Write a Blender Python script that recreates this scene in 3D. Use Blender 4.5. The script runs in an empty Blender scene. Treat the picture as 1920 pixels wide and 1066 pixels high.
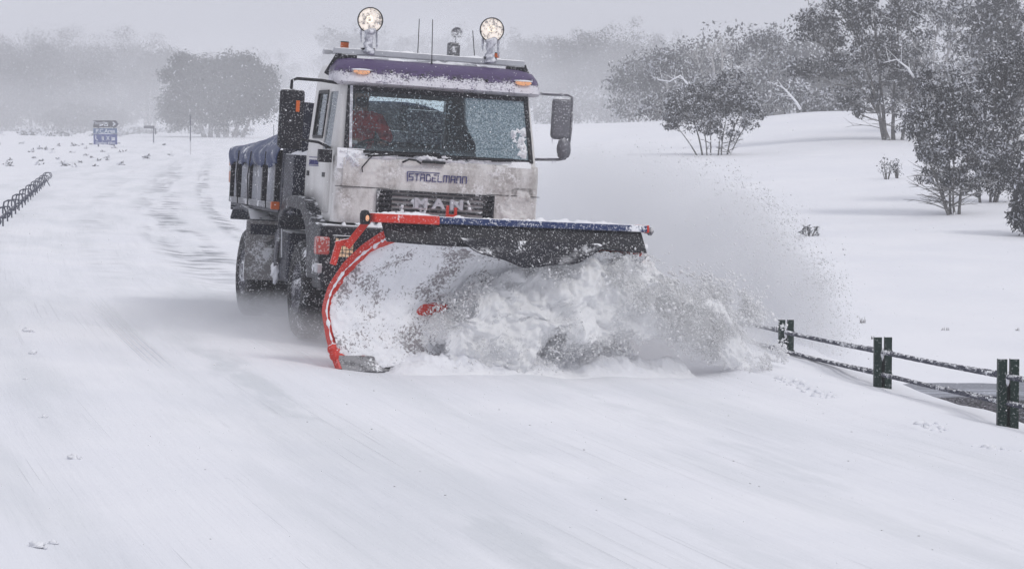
import bpy, math, random
import numpy as np
from mathutils import Vector, Matrix, noise as mnoise
R = math.radians
random.seed(7)
rng = np.random.default_rng(11)
sc = bpy.context.scene
COL = sc.collection

# ------------------------------------------------------------------ camera
CAMZ = 2.35
FOC = 4907.0            # focal length in pixels of the 1920 px wide photograph
HOR = 240.0
cam = bpy.data.cameras.new('camera')
cam.sensor_width = 36; cam.lens = 36 * FOC / 1920
cam.clip_end = 3000; cam.clip_start = .1
camo = bpy.data.objects.new('camera', cam); COL.objects.link(camo)
camo.location = (0, 0, CAMZ)
camo.rotation_euler = (R(90) - math.atan((533 - HOR) / FOC), 0, 0)
sc.camera = camo

# ------------------------------------------------------------------ world: overcast sky
SUN_EL, SUN_AZ = R(45), R(127)      # azimuth clockwise from +Y (view direction)
w = bpy.data.worlds.new('World'); sc.world = w; w.use_nodes = True
nt = w.node_tree; nt.nodes.clear()
out = nt.nodes.new('ShaderNodeOutputWorld'); bg = nt.nodes.new('ShaderNodeBackground')
sky = nt.nodes.new('ShaderNodeTexSky'); sky.sky_type = 'NISHITA'; sky.sun_disc = False
sky.sun_elevation = SUN_EL; sky.sun_rotation = SUN_AZ
sky.altitude = 1500; sky.air_density = 1; sky.dust_density = 4
cl = nt.nodes.new('ShaderNodeMix'); cl.data_type = 'RGBA'; cl.inputs[0].default_value = .93
tc = nt.nodes.new('ShaderNodeTexCoord'); sx = nt.nodes.new('ShaderNodeSeparateXYZ')
mr = nt.nodes.new('ShaderNodeMapRange'); mr.inputs['From Min'].default_value = 0; mr.inputs['From Max'].default_value = 1
cr = nt.nodes.new('ShaderNodeMix'); cr.data_type = 'RGBA'
cr.inputs[6].default_value = (6.25, 6.38, 7.25, 1)       # cloud near the horizon
cr.inputs[7].default_value = (8.9, 9.0, 9.7, 1)        # cloud overhead
nt.links.new(tc.outputs['Generated'], sx.inputs[0]); nt.links.new(sx.outputs[2], mr.inputs['Value'])
nt.links.new(mr.outputs[0], cr.inputs[0])
nt.links.new(sky.outputs[0], cl.inputs[6]); nt.links.new(cr.outputs[2], cl.inputs[7])
nt.links.new(cl.outputs[2], bg.inputs[0]); bg.inputs[1].default_value = .1
nt.links.new(bg.outputs[0], out.inputs[0])

sl = bpy.data.lights.new('sun', 'SUN'); sl.energy = 1.25; sl.angle = R(14); sl.color = (1, .97, .93)
so = bpy.data.objects.new('sun', sl); COL.objects.link(so)
sdir = Vector((math.sin(SUN_AZ) * math.cos(SUN_EL), math.cos(SUN_AZ) * math.cos(SUN_EL), math.sin(SUN_EL)))
so.rotation_euler = sdir.to_track_quat('Z', 'Y').to_euler(); so.location = (30, -20, 60)

sc.view_settings.view_transform = 'Standard'; sc.view_settings.look = 'None'
sc.view_settings.exposure = -.26; sc.view_settings.gamma = 1; sc.view_settings.use_curve_mapping = False
sc.render.engine = 'CYCLES'
cy = sc.cycles
cy.max_bounces = 8; cy.diffuse_bounces = 4; cy.glossy_bounces = 2; cy.transmission_bounces = 4
cy.transparent_max_bounces = 24; cy.volume_bounces = 6; cy.volume_step_rate = 1.0; cy.volume_max_steps = 128
cy.use_denoising = True; cy.caustics_reflective = False; cy.caustics_refractive = False

# ------------------------------------------------------------------ helpers
def link(o, parent=None):
    COL.objects.link(o)
    if parent is not None: o.parent = parent
    return o
def tag(o, label=None, cat=None, group=None, kind=None):
    if label: o['label'] = label
    if cat: o['category'] = cat
    if group: o['group'] = group
    if kind: o['kind'] = kind
    return o
def empty(name, loc=(0, 0, 0), rz=0, parent=None):
    o = bpy.data.objects.new(name, None); o.location = loc; o.rotation_euler = (0, 0, rz); o.empty_display_size = .3
    return link(o, parent)
class MB:
    def __init__(s): s.v = []; s.f = []; s.m = []
    def add(s, vs, fs, mi=0):
        b = len(s.v); s.v += [tuple(p) for p in vs]; s.f += [tuple(i + b for i in f) for f in fs]; s.m += [mi] * len(fs); return s
    def box(s, x0, x1, y0, y1, z0, z1, M=None, mi=0):
        vs = [Vector((x, y, z)) for x in (x0, x1) for y in (y0, y1) for z in (z0, z1)]
        if M is not None: vs = [M @ v for v in vs]
        return s.add(vs, [(0, 1, 3, 2), (4, 6, 7, 5), (0, 4, 5, 1), (2, 3, 7, 6), (0, 2, 6, 4), (1, 5, 7, 3)], mi)
    def bar(s, a, b, wx, wz, mi=0, up=(0, 0, 1)):
        a = Vector(a); b = Vector(b); d = (b - a); L = d.length; d.normalize()
        u = Vector(up)
        if abs(d.dot(u)) > .98: u = Vector((1, 0, 0))
        s1 = d.cross(u).normalized(); s2 = s1.cross(d).normalized()
        M = Matrix((( s1.x, d.x, s2.x, a.x), (s1.y, d.y, s2.y, a.y), (s1.z, d.z, s2.z, a.z), (0, 0, 0, 1)))
        return s.box(-wx / 2, wx / 2, 0, L, -wz / 2, wz / 2, M, mi)
    def tube(s, pts, r, n=8, mi=0, cap=True):
        pts = [Vector(p) for p in pts]; k = len(pts)
        rr = r if isinstance(r, (list, tuple, np.ndarray)) else [r] * k
        b = len(s.v); prev = None
        for i, p in enumerate(pts):
            d = (pts[min(i + 1, k - 1)] - pts[max(i - 1, 0)])
            if d.length < 1e-9: d = Vector((0, 0, 1))
            d.normalize()
            if prev is None:
                a = Vector((0, 0, 1)) if abs(d.z) < .9 else Vector((1, 0, 0)); s1 = d.cross(a).normalized()
            else:
                s1 = (prev - d * prev.dot(d)).normalized()
            prev = s1; s2 = d.cross(s1)
            for j in range(n):
                t = 2 * math.pi * j / n; s.v.append(tuple(p + (s1 * math.cos(t) + s2 * math.sin(t)) * rr[i]))
        for i in range(k - 1):
            for j in range(n):
                s.f.append((b + i * n + j, b + i * n + (j + 1) % n, b + (i + 1) * n + (j + 1) % n, b + (i + 1) * n + j)); s.m.append(mi)
        if cap:
            s.f.append(tuple(b + j for j in range(n))[::-1]); s.m.append(mi)
            s.f.append(tuple(b + (k - 1) * n + j for j in range(n))); s.m.append(mi)
        return s
    def lathe(s, prof, n=24, M=None, mi=0, closed=False, fn=None):
        """prof: (r, h) pairs turned about local Z"""
        b = len(s.v); k = len(prof)
        for j in range(n):
            t = 2 * math.pi * j / n
            for i, (r, h) in enumerate(prof):
                if fn: r, h = fn(r, h, i, j)
                v = Vector((r * math.cos(t), r * math.sin(t), h))
                s.v.append(tuple(M @ v if M is not None else v))
        for j in range(n):
            j2 = (j + 1) % n
            for i in range(k if closed else k - 1):
                i2 = (i + 1) % k
                s.f.append((b + j * k + i, b + j2 * k + i, b + j2 * k + i2, b + j * k + i2)); s.m.append(mi)
        return s
    def ball(s, c, rx, ry, rz, n=10, rough=0, mi=0, seed=0):
        b = len(s.v); k = n // 2 + 1
        for i in range(k + 1):
            ph = math.pi * i / k
            for j in range(n):
                t = 2 * math.pi * j / n
                d = Vector((math.sin(ph) * math.cos(t), math.sin(ph) * math.sin(t), math.cos(ph)))
                q = 1 + rough * mnoise.noise(d * 1.7 + Vector((seed * 3.1, seed, 0))) if rough else 1
                s.v.append((c[0] + d.x * rx * q, c[1] + d.y * ry * q, c[2] + d.z * rz * q))
        for i in range(k):
            for j in range(n):
                s.f.append((b + i * n + j, b + i * n + (j + 1) % n, b + (i + 1) * n + (j + 1) % n, b + (i + 1) * n + j)[::-1]); s.m.append(mi)
        return s
    def build(s, name, mats, parent=None, smooth=False, bevel=0, seg=2, auto=None):
        me = bpy.data.meshes.new(name); me.from_pydata(s.v, [], s.f)
        for m in (mats if isinstance(mats, (list, tuple)) else [mats]): me.materials.append(m)
        if any(s.m): me.polygons.foreach_set('material_index', s.m)
        if smooth: me.polygons.foreach_set('use_smooth', [True] * len(me.polygons))
        me.update()
        if auto: me.set_sharp_from_angle(angle=R(auto))
        o = link(bpy.data.objects.new(name, me), parent)
        if bevel:
            md = o.modifiers.new('bevel', 'BEVEL'); md.width = bevel; md.segments = seg; md.limit_method = 'ANGLE'; md.angle_limit = R(40)
            md.harden_normals = False
        return o
def np_mesh(name, V, F, mats, mi=None, parent=None, smooth=False):
    """V (n,3), F (m,k)"""
    me = bpy.data.meshes.new(name); V = np.asarray(V, np.float32); F = np.asarray(F, np.int32); k = F.shape[1]
    me.vertices.add(len(V)); me.vertices.foreach_set('co', V.ravel())
    me.loops.add(F.size); me.loops.foreach_set('vertex_index', F.ravel())
    me.polygons.add(len(F)); me.polygons.foreach_set('loop_start', np.arange(0, F.size, k, dtype=np.int32))
    me.polygons.foreach_set('loop_total', np.full(len(F), k, np.int32))
    for m in (mats if isinstance(mats, (list, tuple)) else [mats]): me.materials.append(m)
    if mi is not None: me.polygons.foreach_set('material_index', np.asarray(mi, np.int32))
    if smooth: me.polygons.foreach_set('use_smooth', np.ones(len(F), bool))
    me.update(calc_edges=True); me.validate()
    return link(bpy.data.objects.new(name, me), parent)
_tab = rng.random((256, 256)).astype(np.float64)
def vnoise(x, y):
    """value noise, period 256, in -1..1"""
    xi = np.floor(x).astype(int); yi = np.floor(y).astype(int); fx = x - xi; fy = y - yi
    fx = fx * fx * (3 - 2 * fx); fy = fy * fy * (3 - 2 * fy)
    a = _tab[xi & 255, yi & 255]; b = _tab[(xi + 1) & 255, yi & 255]; c = _tab[xi & 255, (yi + 1) & 255]; d = _tab[(xi + 1) & 255, (yi + 1) & 255]
    return 2 * ((a * (1 - fx) + b * fx) * (1 - fy) + (c * (1 - fx) + d * fx) * fy) - 1
def fbm(x, y, o=4):
    s = 0; a = 1
    for i in range(o): s = s + a * vnoise(x * 2 ** i + 17.3 * i, y * 2 ** i + 5.1 * i); a *= .5
    return s
def sstep(a, b, x):
    t = np.clip((x - a) / (b - a), 0, 1); return t * t * (3 - 2 * t)

# ------------------------------------------------------------------ materials
class NM:
    def __init__(s, name):
        s.m = bpy.data.materials.new(name); s.m.use_nodes = True; s.t = s.m.node_tree; s.n = s.t.nodes
        s.bsdf = s.n['Principled BSDF']; s.out = s.n['Material Output']; s.tc = s.n.new('ShaderNodeTexCoord')
    def L(s, a, b): s.t.links.new(a, b)
    def val(s, x, sock):
        if isinstance(x, (int, float)): sock.default_value = x
        elif isinstance(x, tuple): sock.default_value = x if len(x) == 4 else x + (1,)
        else: s.L(x, sock)
    def noise(s, scale, detail=3, rough=.5, vec=None, sc3=None, dist=0):
        n = s.n.new('ShaderNodeTexNoise'); n.inputs['Scale'].default_value = scale; n.inputs['Detail'].default_value = detail
        n.inputs['Roughness'].default_value = rough; n.inputs['Distortion'].default_value = dist
        v = vec or s.tc.outputs['Object']
        if sc3:
            mp = s.n.new('ShaderNodeMapping'); mp.inputs['Scale'].default_value = sc3; s.L(v, mp.inputs[0]); v = mp.outputs[0]
        s.L(v, n.inputs['Vector']); return n.outputs[0]
    def ramp(s, x, a, b, lo=0., hi=1.):
        r = s.n.new('ShaderNodeMapRange'); r.interpolation_type = 'SMOOTHSTEP'
        for i, v in zip(('From Min', 'From Max', 'To Min', 'To Max'), (a, b, lo, hi)): r.inputs[i].default_value = v
        s.val(x, r.inputs['Value']); return r.outputs[0]
    def math(s, op, a, b=0., c=None):
        m = s.n.new('ShaderNodeMath'); m.operation = op; s.val(a, m.inputs[0]); s.val(b, m.inputs[1])
        if c is not None: s.val(c, m.inputs[2])
        return m.outputs[0]
    def mix(s, f, a, b):
        m = s.n.new('ShaderNodeMix'); m.data_type = 'RGBA'; s.val(f, m.inputs[0]); s.val(a, m.inputs[6]); s.val(b, m.inputs[7]); return m.outputs[2]
    def sep(s, v):
        x = s.n.new('ShaderNodeSeparateXYZ'); s.L(v, x.inputs[0]); return x.outputs
    def bump(s, h, strength=.5, dist=.02):
        b = s.n.new('ShaderNodeBump'); b.inputs['Strength'].default_value = strength; b.inputs['Distance'].default_value = dist
        s.L(h, b.inputs['Height']); s.L(b.outputs[0], s.bsdf.inputs['Normal'])
    def base(s, c, rough=.6, metal=0., spec=.4):
        s.val(c, s.bsdf.inputs['Base Color']); s.val(rough, s.bsdf.inputs['Roughness']); s.val(metal, s.bsdf.inputs['Metallic'])
        s.bsdf.inputs['Specular IOR Level'].default_value = spec; return s.m
SNOW = (.86, .87, .90)
def surf(name, col, rough=.5, metal=0., specks=.3, crust=0., dirt=0., top=.6, spscale=55, dirtcol=(.22, .19, .17), var=.15, snowcol=SNOW, crust_scale=3.):
    """painted or rubber surface with blown snow on it: specks, a patchy crust, dirt, snow on level faces"""
    k = NM(name)
    n1 = k.noise(7, 4); c = k.mix(k.ramp(n1, .35, .7, 0, var), col, tuple(min(1, x * .55) for x in col))
    if dirt:
        d = k.math('MULTIPLY', k.ramp(k.noise(2.6, 5, .65, sc3=(1.3, 1.3, .55)), .40, .68), k.ramp(k.noise(30, 3), .2, .7, .5, 1.))
        c = k.mix(k.math('MULTIPLY', d, dirt), c, dirtcol)
    sp = k.ramp(k.noise(spscale, 3, .6), .60 - .1 * specks, .66 - .06 * specks)
    sp = k.math('MULTIPLY', sp, k.ramp(k.noise(4, 3), .3, .6, .45, 1.))
    sp = k.math('MULTIPLY', sp, min(1, specks * 1.6))
    if crust:
        cc = k.ramp(k.math('ADD', k.noise(crust_scale, 5, .65), k.math('MULTIPLY', k.noise(45, 3), .35)), .78 - .2 * crust, .88 - .12 * crust)
        sp = k.math('MAXIMUM', sp, cc)
    if top:
        g = k.n.new('ShaderNodeNewGeometry'); nz = k.sep(g.outputs['True Normal'])[2]
        tt = k.math('MULTIPLY', k.ramp(nz, .55, .9), k.ramp(k.noise(9, 4), .75 - top * .6, .85 - top * .55))
        sp = k.math('MAXIMUM', sp, tt)
    c = k.mix(sp, c, snowcol)
    k.bump(k.math('ADD', sp, k.math('MULTIPLY', k.noise(90, 2), .15)), .35, .008)
    rr = k.math('MAXIMUM', rough, k.math('MULTIPLY', sp, .85))
    k.bsdf.inputs['Coat Weight'].default_value = 0
    return k.base(c, rr, metal if not metal else k.math('MULTIPLY', k.math('SUBTRACT', 1., sp), metal), .22)

M = {}
M['white'] = surf('white_cab_paint', (.74, .73, .72), .45, specks=.12, dirt=.30, top=.5, var=.05, dirtcol=(.38, .35, .33))
M['front'] = surf('dirty_white_cab_front', (.76, .745, .735), .55, specks=.25, crust=.42, dirt=.85, top=.8, var=.1, dirtcol=(.30, .27, .255), crust_scale=3.2, snowcol=(.82, .81, .82))
def purplemat():
    k = NM('purple_visor_paint'); X, Y, Z = k.sep(k.tc.outputs['Object'])
    lo = k.ramp(Z, 3.055, 2.90)
    f = k.math('ADD', k.math('ADD', k.math('MULTIPLY', k.noise(48, 4, .7), .9), k.math('MULTIPLY', k.noise(7, 4, .6), .5)), k.math('MULTIPLY', lo, .34))
    m = k.ramp(f, .86, 1.0); dk = k.ramp(k.noise(20, 4, .65), .42, .62)
    k.bump(k.math('ADD', m, k.noise(60, 3)), .5, .012)
    return k.base(k.mix(m, k.mix(k.math('MULTIPLY', dk, k.ramp(Z, 3.08, 2.96)), (.075, .045, .135), (.02, .015, .03)), (.70, .69, .74)), k.math('ADD', .4, k.math('MULTIPLY', m, .4)))
M['purple'] = purplemat()
M['dark'] = surf('dark_blue_black_body', (.012, .014, .030), .5, specks=.34, top=.7)
M['black'] = surf('black_plastic', (.010, .010, .015), .5, specks=.30, top=.8)
M['blackclean'] = surf('black_trim', (.010, .010, .014), .5, specks=.12, top=.2)
M['arch'] = surf('grey_black_arch', (.011, .012, .020), .5, specks=.32, crust=.05, top=.4)
M['rubber'] = surf('tyre_rubber', (.012, .012, .015), .75, specks=.42, crust=.08, top=.3, spscale=38)
M['rim'] = surf('snow_caked_rim', (.10, .10, .12), .5, .3, specks=.5, crust=.5, top=.3)
M['flap'] = surf('grey_mud_flap', (.27, .26, .26), .6, specks=.5, crust=.35, dirt=.5, top=.2)
M['panel'] = surf('frosted_body_panel', (.30, .31, .35), .5, specks=.35, crust=.25, dirt=.7, dirtcol=(.06, .06, .07), top=.2)
M['tarp'] = surf('blue_tarpaulin', (.022, .042, .125), .42, specks=.15, crust=.14, top=.25, var=.35)
M['alu'] = surf('aluminium_bar', (.50, .51, .54), .35, .5, specks=.15, top=.9)
M['red'] = surf('red_plow_paint', (.60, .035, .02), .4, specks=.22, crust=.05, top=.8)
M['blue'] = surf('blue_plow_paint', (.020, .038, .125), .45, specks=.5, crust=.12, top=.9)
M['flapcanvas'] = surf('black_canvas', (.011, .011, .018), .6, specks=.30, crust=.04, top=.5, spscale=60)
M['steel'] = surf('worn_steel', (.14, .14, .15), .45, .5, specks=.35, crust=.2, top=.6)
M['grille'] = surf('black_grille', (.02, .02, .026), .5, specks=.3, crust=.1, top=.15)
M['icegrey'] = surf('iced_metal', (.16, .16, .18), .4, .2, specks=.35, crust=.45, top=.6)
M['letter'] = surf('chrome_letter', (.55, .55, .60), .4, .0, specks=.1, top=.3)
M['inkblue'] = surf('blue_lettering', (.022, .022, .17), .5, specks=.15, top=0)
M['interior'] = surf('cab_interior', (.035, .038, .045), .8, specks=0, top=0)
M['seat'] = surf('dark_seat_cloth', (.03, .032, .04), .9, specks=0, top=0)
M['green'] = surf('dark_green_post_paint', (.004, .020, .014), .5, specks=.18, top=.9, spscale=45)
M['rope'] = surf('frosted_rope', (.045, .048, .075), .8, specks=.34, crust=.1, top=.5, spscale=70)
M['postdark'] = surf('dark_rail_paint', (.05, .055, .085), .6, specks=.3, top=.6)
M['amber'] = surf('amber_lens', (.60, .13, .03), .3, specks=.12, top=.3)
M['poleorange'] = surf('faded_orange_band', (.45, .20, .14), .6, specks=.2, top=.2)
M['polewhite'] = surf('white_band', (.6, .6, .62), .6, specks=.2, top=.2)
M['bark'] = surf('grey_gum_bark', (.13, .125, .12), .85, specks=.12, crust=.12, top=.75, spscale=12, crust_scale=2.2)
M['barkpale'] = surf('pale_gum_bark', (.42, .41, .41), .8, specks=.3, crust=.3, top=.9, spscale=12)

def snowmat():
    k = NM('packed_snow'); k.bump(k.noise(14, 5, .6), .25, .04)
    return k.base(k.mix(k.ramp(k.noise(1.3, 4), .35, .7), (.83, .84, .88), (.89, .895, .92)), .75, 0, .25)
M['snow'] = snowmat()
k = NM('rime_ice'); k.bump(k.noise(28, 4, .6), .8, .02)
M['ice'] = k.base(k.mix(k.ramp(k.noise(22, 4, .6), .42, .62), (.38, .39, .44), (.80, .81, .86)), .35, 0, .5)
def lamp_mat(name, col, strength, dark=.35, scale=22):
    k = NM(name); n = k.noise(scale, 4, .65); c = k.mix(k.ramp(n, .33, .52), (.10, .07, .05), col)
    k.val(c, k.bsdf.inputs['Emission Color']); k.val(k.ramp(n, .30, .62, strength * dark, strength), k.bsdf.inputs['Emission Strength'])
    return k.base(k.mix(.5, c, (.5, .5, .5)), .2)
M['lampon'] = lamp_mat('lit_work_lamp_lens', (1, .88, .76), .60, .25, 26)
M['bulb'] = lamp_mat('lit_bulb', (1, .88, .68), 1.6, 1)
M['head'] = lamp_mat('lit_headlamp_lens', (1, .66, .38), .38, .2)
M['markeron'] = lamp_mat('lit_marker_lens', (1, .38, .08), .55, .3, 60)
k = NM('turn_lens'); M['turn'] = k.base(k.mix(k.ramp(k.noise(45, 4), .5, .6), (.42, .07, .06), (.55, .45, .45)), .4)

def glassmat(name, frostfn=None, tint=(.90, .96, .97), spk=.5):
    k = NM(name); k.n.remove(k.bsdf)
    tr = k.n.new('ShaderNodeBsdfTransparent'); tr.inputs[0].default_value = tint + (1,)
    gl = k.n.new('ShaderNodeBsdfGlossy'); gl.inputs['Roughness'].default_value = .03; gl.inputs[0].default_value = (.9, .95, 1, 1)
    fr = k.n.new('ShaderNodeFresnel'); fr.inputs[0].default_value = 1.5
    m1 = k.n.new('ShaderNodeMixShader'); k.L(k.math('MULTIPLY', fr.outputs[0], 1.), m1.inputs[0]); k.L(tr.outputs[0], m1.inputs[1]); k.L(gl.outputs[0], m1.inputs[2])
    df = k.n.new('ShaderNodeBsdfDiffuse')
    sp = k.math('MULTIPLY', k.ramp(k.noise(48, 3, .6), .55, .63), k.ramp(k.noise(5, 3), .35, .65, .25, .9))
    fm = sp
    colr = k.mix(.0, (.72, .76, .80), SNOW)
    if frostfn:
        f = frostfn(k); fm = k.math('MAXIMUM', sp, f); colr = k.mix(k.math('MULTIPLY', k.ramp(k.noise(60, 4, .7), .42, .66), 1.), (.14, .20, .235), (.50, .58, .63))
    k.L(colr, df.inputs[0])
    m2 = k.n.new('ShaderNodeMixShader'); k.L(k.math('MULTIPLY', fm, 1.), m2.inputs[0]); k.L(m1.outputs[0], m2.inputs[1]); k.L(df.outputs[0], m2.inputs[2])
    k.L(m2.outputs[0], k.out.inputs['Surface']); return k.m
def wind_frost(k):
    X, Y, Z = k.sep(k.tc.outputs['Object'])
    dx = k.math('ADD', X, .31); dz = k.math('SUBTRACT', Z, 2.06)
    d = k.math('SQRT', k.math('ADD', k.math('MULTIPLY', dx, dx), k.math('MULTIPLY', dz, dz)))
    d = k.math('ADD', d, k.math('MULTIPLY', k.noise(6, 3), .10))
    e = k.ramp(d, .77, .79)
    right = k.ramp(X, .27, .33)
    a = k.math('MULTIPLY', k.math('MULTIPLY', e, right), k.ramp(k.noise(45, 4, .7), .35, .55, .62, .97))
    low = k.math('MULTIPLY', k.ramp(Z, 2.22, 2.10), .35)
    return k.math('MAXIMUM', a, low)
M['windshield'] = glassmat('windscreen_glass', wind_frost)
M['glass'] = glassmat('side_glass')
k = NM('dark_mirror_glass'); M['mirror'] = k.base((.3, .3, .33), .1, .9)

# ------------------------------------------------------------------ the lie of the land
_ys = np.linspace(-60, 900, 4801)
_sl = -(.095 + .16 * np.exp(-(np.clip(_ys, -40, None) - 20) / 45.))
_rx = np.concatenate([[0], np.cumsum((_sl[1:] + _sl[:-1]) / 2 * np.diff(_ys))])
_rx = _rx - np.interp(28.3, _ys, _rx) - .85
def road_x(y): return np.interp(y, _ys, _rx)
HY = np.array([0, 30, 38, 42, 50, 60, 75, 90, 110, 130, 160, 320, 520, 900.])
HZ = np.array([-1.3, -1.45, -1.32, -1.05, -.55, -.02, .62, 1.2, 1.82, 2.3, 2.35, 2.6, 13, 16.])
def terrain(x, y, fine=True):
    x = np.asarray(x, float); y = np.asarray(y, float)
    t = x - road_x(y)
    near = 1 - sstep(60, 120, y)
    cross = -.062 * np.clip(t + 1.15, -8, 7) * (near * .85 + .15)
    far = 1.9 * sstep(70, 330, y) + 11 * sstep(330, 560, y) * (.6 + .4 * sstep(20, -120, x))
    left = cross + far
    left = left + .10 * (fbm(x * .05, y * .02, 3)) * sstep(6, 14, -t)
    # right hand side: bank, creek, hillside
    hz = np.interp(y, HY, HZ)
    q = np.clip((y - 60) / 60., 0, 1)
    hz = hz + .95 * np.exp(-((x - 15.5) / 6.5) ** 2) * sstep(80, 118, y) * (1 - sstep(118, 150, y) * .5)
    hz = hz + .10 * np.sin(y * .16 + x * .11) * sstep(48, 60, y) * (1 - sstep(150, 200, y)) + .14 * fbm(x * .07, y * .05, 3) * sstep(45, 60, y)
    hz = hz + .55 * sstep(14, 40, x) * sstep(45, 70, y)
    e_ = t - (4.40 + .125 * (np.clip(y, 5, 60) - 24))
    wR = sstep(0, 4, e_) * (1 - near) + sstep(.32, 2.0, e_) * near
    z = left * (1 - wR) + hz * wR
    # soft bank of thrown snow under the fence
    z = z - .12 * sstep(3.0, 4.4, t) * near * (1 - wR) + .10 * np.exp(-((t - 3.9) / .8) ** 2) * near * sstep(6, 16, y)
    # creek channel crossing on the right
    ch = np.exp(-((y - 35.0 - .15 * (x - 6) - .9 * fbm(x * .9, y * .15, 3)) / 2.3) ** 4) * sstep(4.9, 5.9, x)
    z = z - ch * .55
    if fine:
        n2 = near * sstep(-2, 6, y)
        on = (1 - sstep(2.4, 3.4, t)) * sstep(-8.5, -7, t)
        # shallow wheel ruts and plow ridges along the road
        rut = -.030 * (np.exp(-((t + 1.15 + .05 * vnoise(y * .2, y * 0)) / .28) ** 2) + np.exp(-((t - .95) / .28) ** 2) + np.exp(-((t + 3.3) / .3) ** 2) + np.exp(-((t + 5.2) / .3) ** 2))
        z = z + rut * on * n2
        z = z + .012 * vnoise(t * 1.6, y * .16) * on * n2 + .006 * vnoise(t * 5, y * .35 + 40) * on * n2
        off = 1 - on
        z = z + .035 * fbm(x * .5, y * .35, 4) * off * (1 - wR * .5) * sstep(2, 10, y) * (1 - sstep(90, 160, y))
        # crumbly lip left along the right shoulder
        lip = 1.6 * np.exp(-((t - 3.1 - .22 * vnoise(y * .7, y * 0 + 3)) / .085) ** 2)
        z = z - .022 * lip * n2 * sstep(.1, .5, vnoise(y * 1.3, y * 0 + 9) + .35)
        # dimples
        z = z + .012 * np.clip(fbm(x * 2.2, y * 1.1, 3) - .75, 0, 1) * off * near
    return z
def gz(x, y): return float(terrain(np.array([x]), np.array([y]))[0])
def at(px, row, d):
    """a place on the land at distance d in the direction of a photo column"""
    x = (px - 960) / FOC * d; return x, d, gz(x, d)

def axis(parts):
    a = []
    for lo, hi, n in parts: a += list(np.linspace(lo, hi, n, endpoint=False))
    return np.array(a + [parts[-1][1]])
def stretch(lo, hi, n, p): return lo + (hi - lo) * np.linspace(0, 1, n) ** p
gx = np.concatenate([-stretch(9, 330, 90, 2)[::-1][:-1], np.linspace(-9, 9, 330), stretch(9, 330, 120, 2)[1:]])
gy = np.concatenate([np.linspace(-22, 9, 40, endpoint=False), np.linspace(9, 42, 420, endpoint=False), np.linspace(42, 130, 330, endpoint=False), stretch(130, 640, 130, 1.4)])
X, Y = np.meshgrid(gx, gy)
Z = terrain(X, Y)
T = X - road_x(Y)
e = .02
NX = -(terrain(X + e, Y) - terrain(X - e, Y)) / (2 * e); NY = -(terrain(X, Y + e) - terrain(X, Y - e)) / (2 * e)
NN = np.stack([NX, NY, np.ones_like(NX)], -1); NN /= np.linalg.norm(NN, axis=-1, keepdims=True)
ny_, nx_ = X.shape
idx = np.arange(ny_ * nx_).reshape(ny_, nx_)
quads = np.stack([idx[:-1, :-1], idx[:-1, 1:], idx[1:, 1:], idx[1:, :-1]], -1).reshape(-1, 4)
tc_ = (T[:-1, :-1] + T[1:, 1:]) .reshape(-1) / 2
onroad = (tc_ > -7.2) & (tc_ < 2.9) & (quads[:, 0] // nx_ < ny_ - 60)
def sheet(name, F, mat):
    used = np.unique(F); remap = np.full(ny_ * nx_, -1, int); remap[used] = np.arange(len(used))
    V = np.stack([X.ravel()[used], Y.ravel()[used], Z.ravel()[used]], -1)
    o = np_mesh(name, V, remap[F], mat, smooth=True)
    me = o.data
    uv = me.uv_layers.new(name='road_uv'); li = np.empty(len(me.loops), np.int32); me.loops.foreach_get('vertex_index', li)
    TT = T.ravel()[used][li]; YY = Y.ravel()[used][li]
    uv.data.foreach_set('uv', np.stack([TT, YY], -1).astype(np.float32).ravel())
    me.normals_split_custom_set_from_vertices(NN.reshape(-1, 3)[used].tolist())
    o['kind'] = 'structure'; return o
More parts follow.
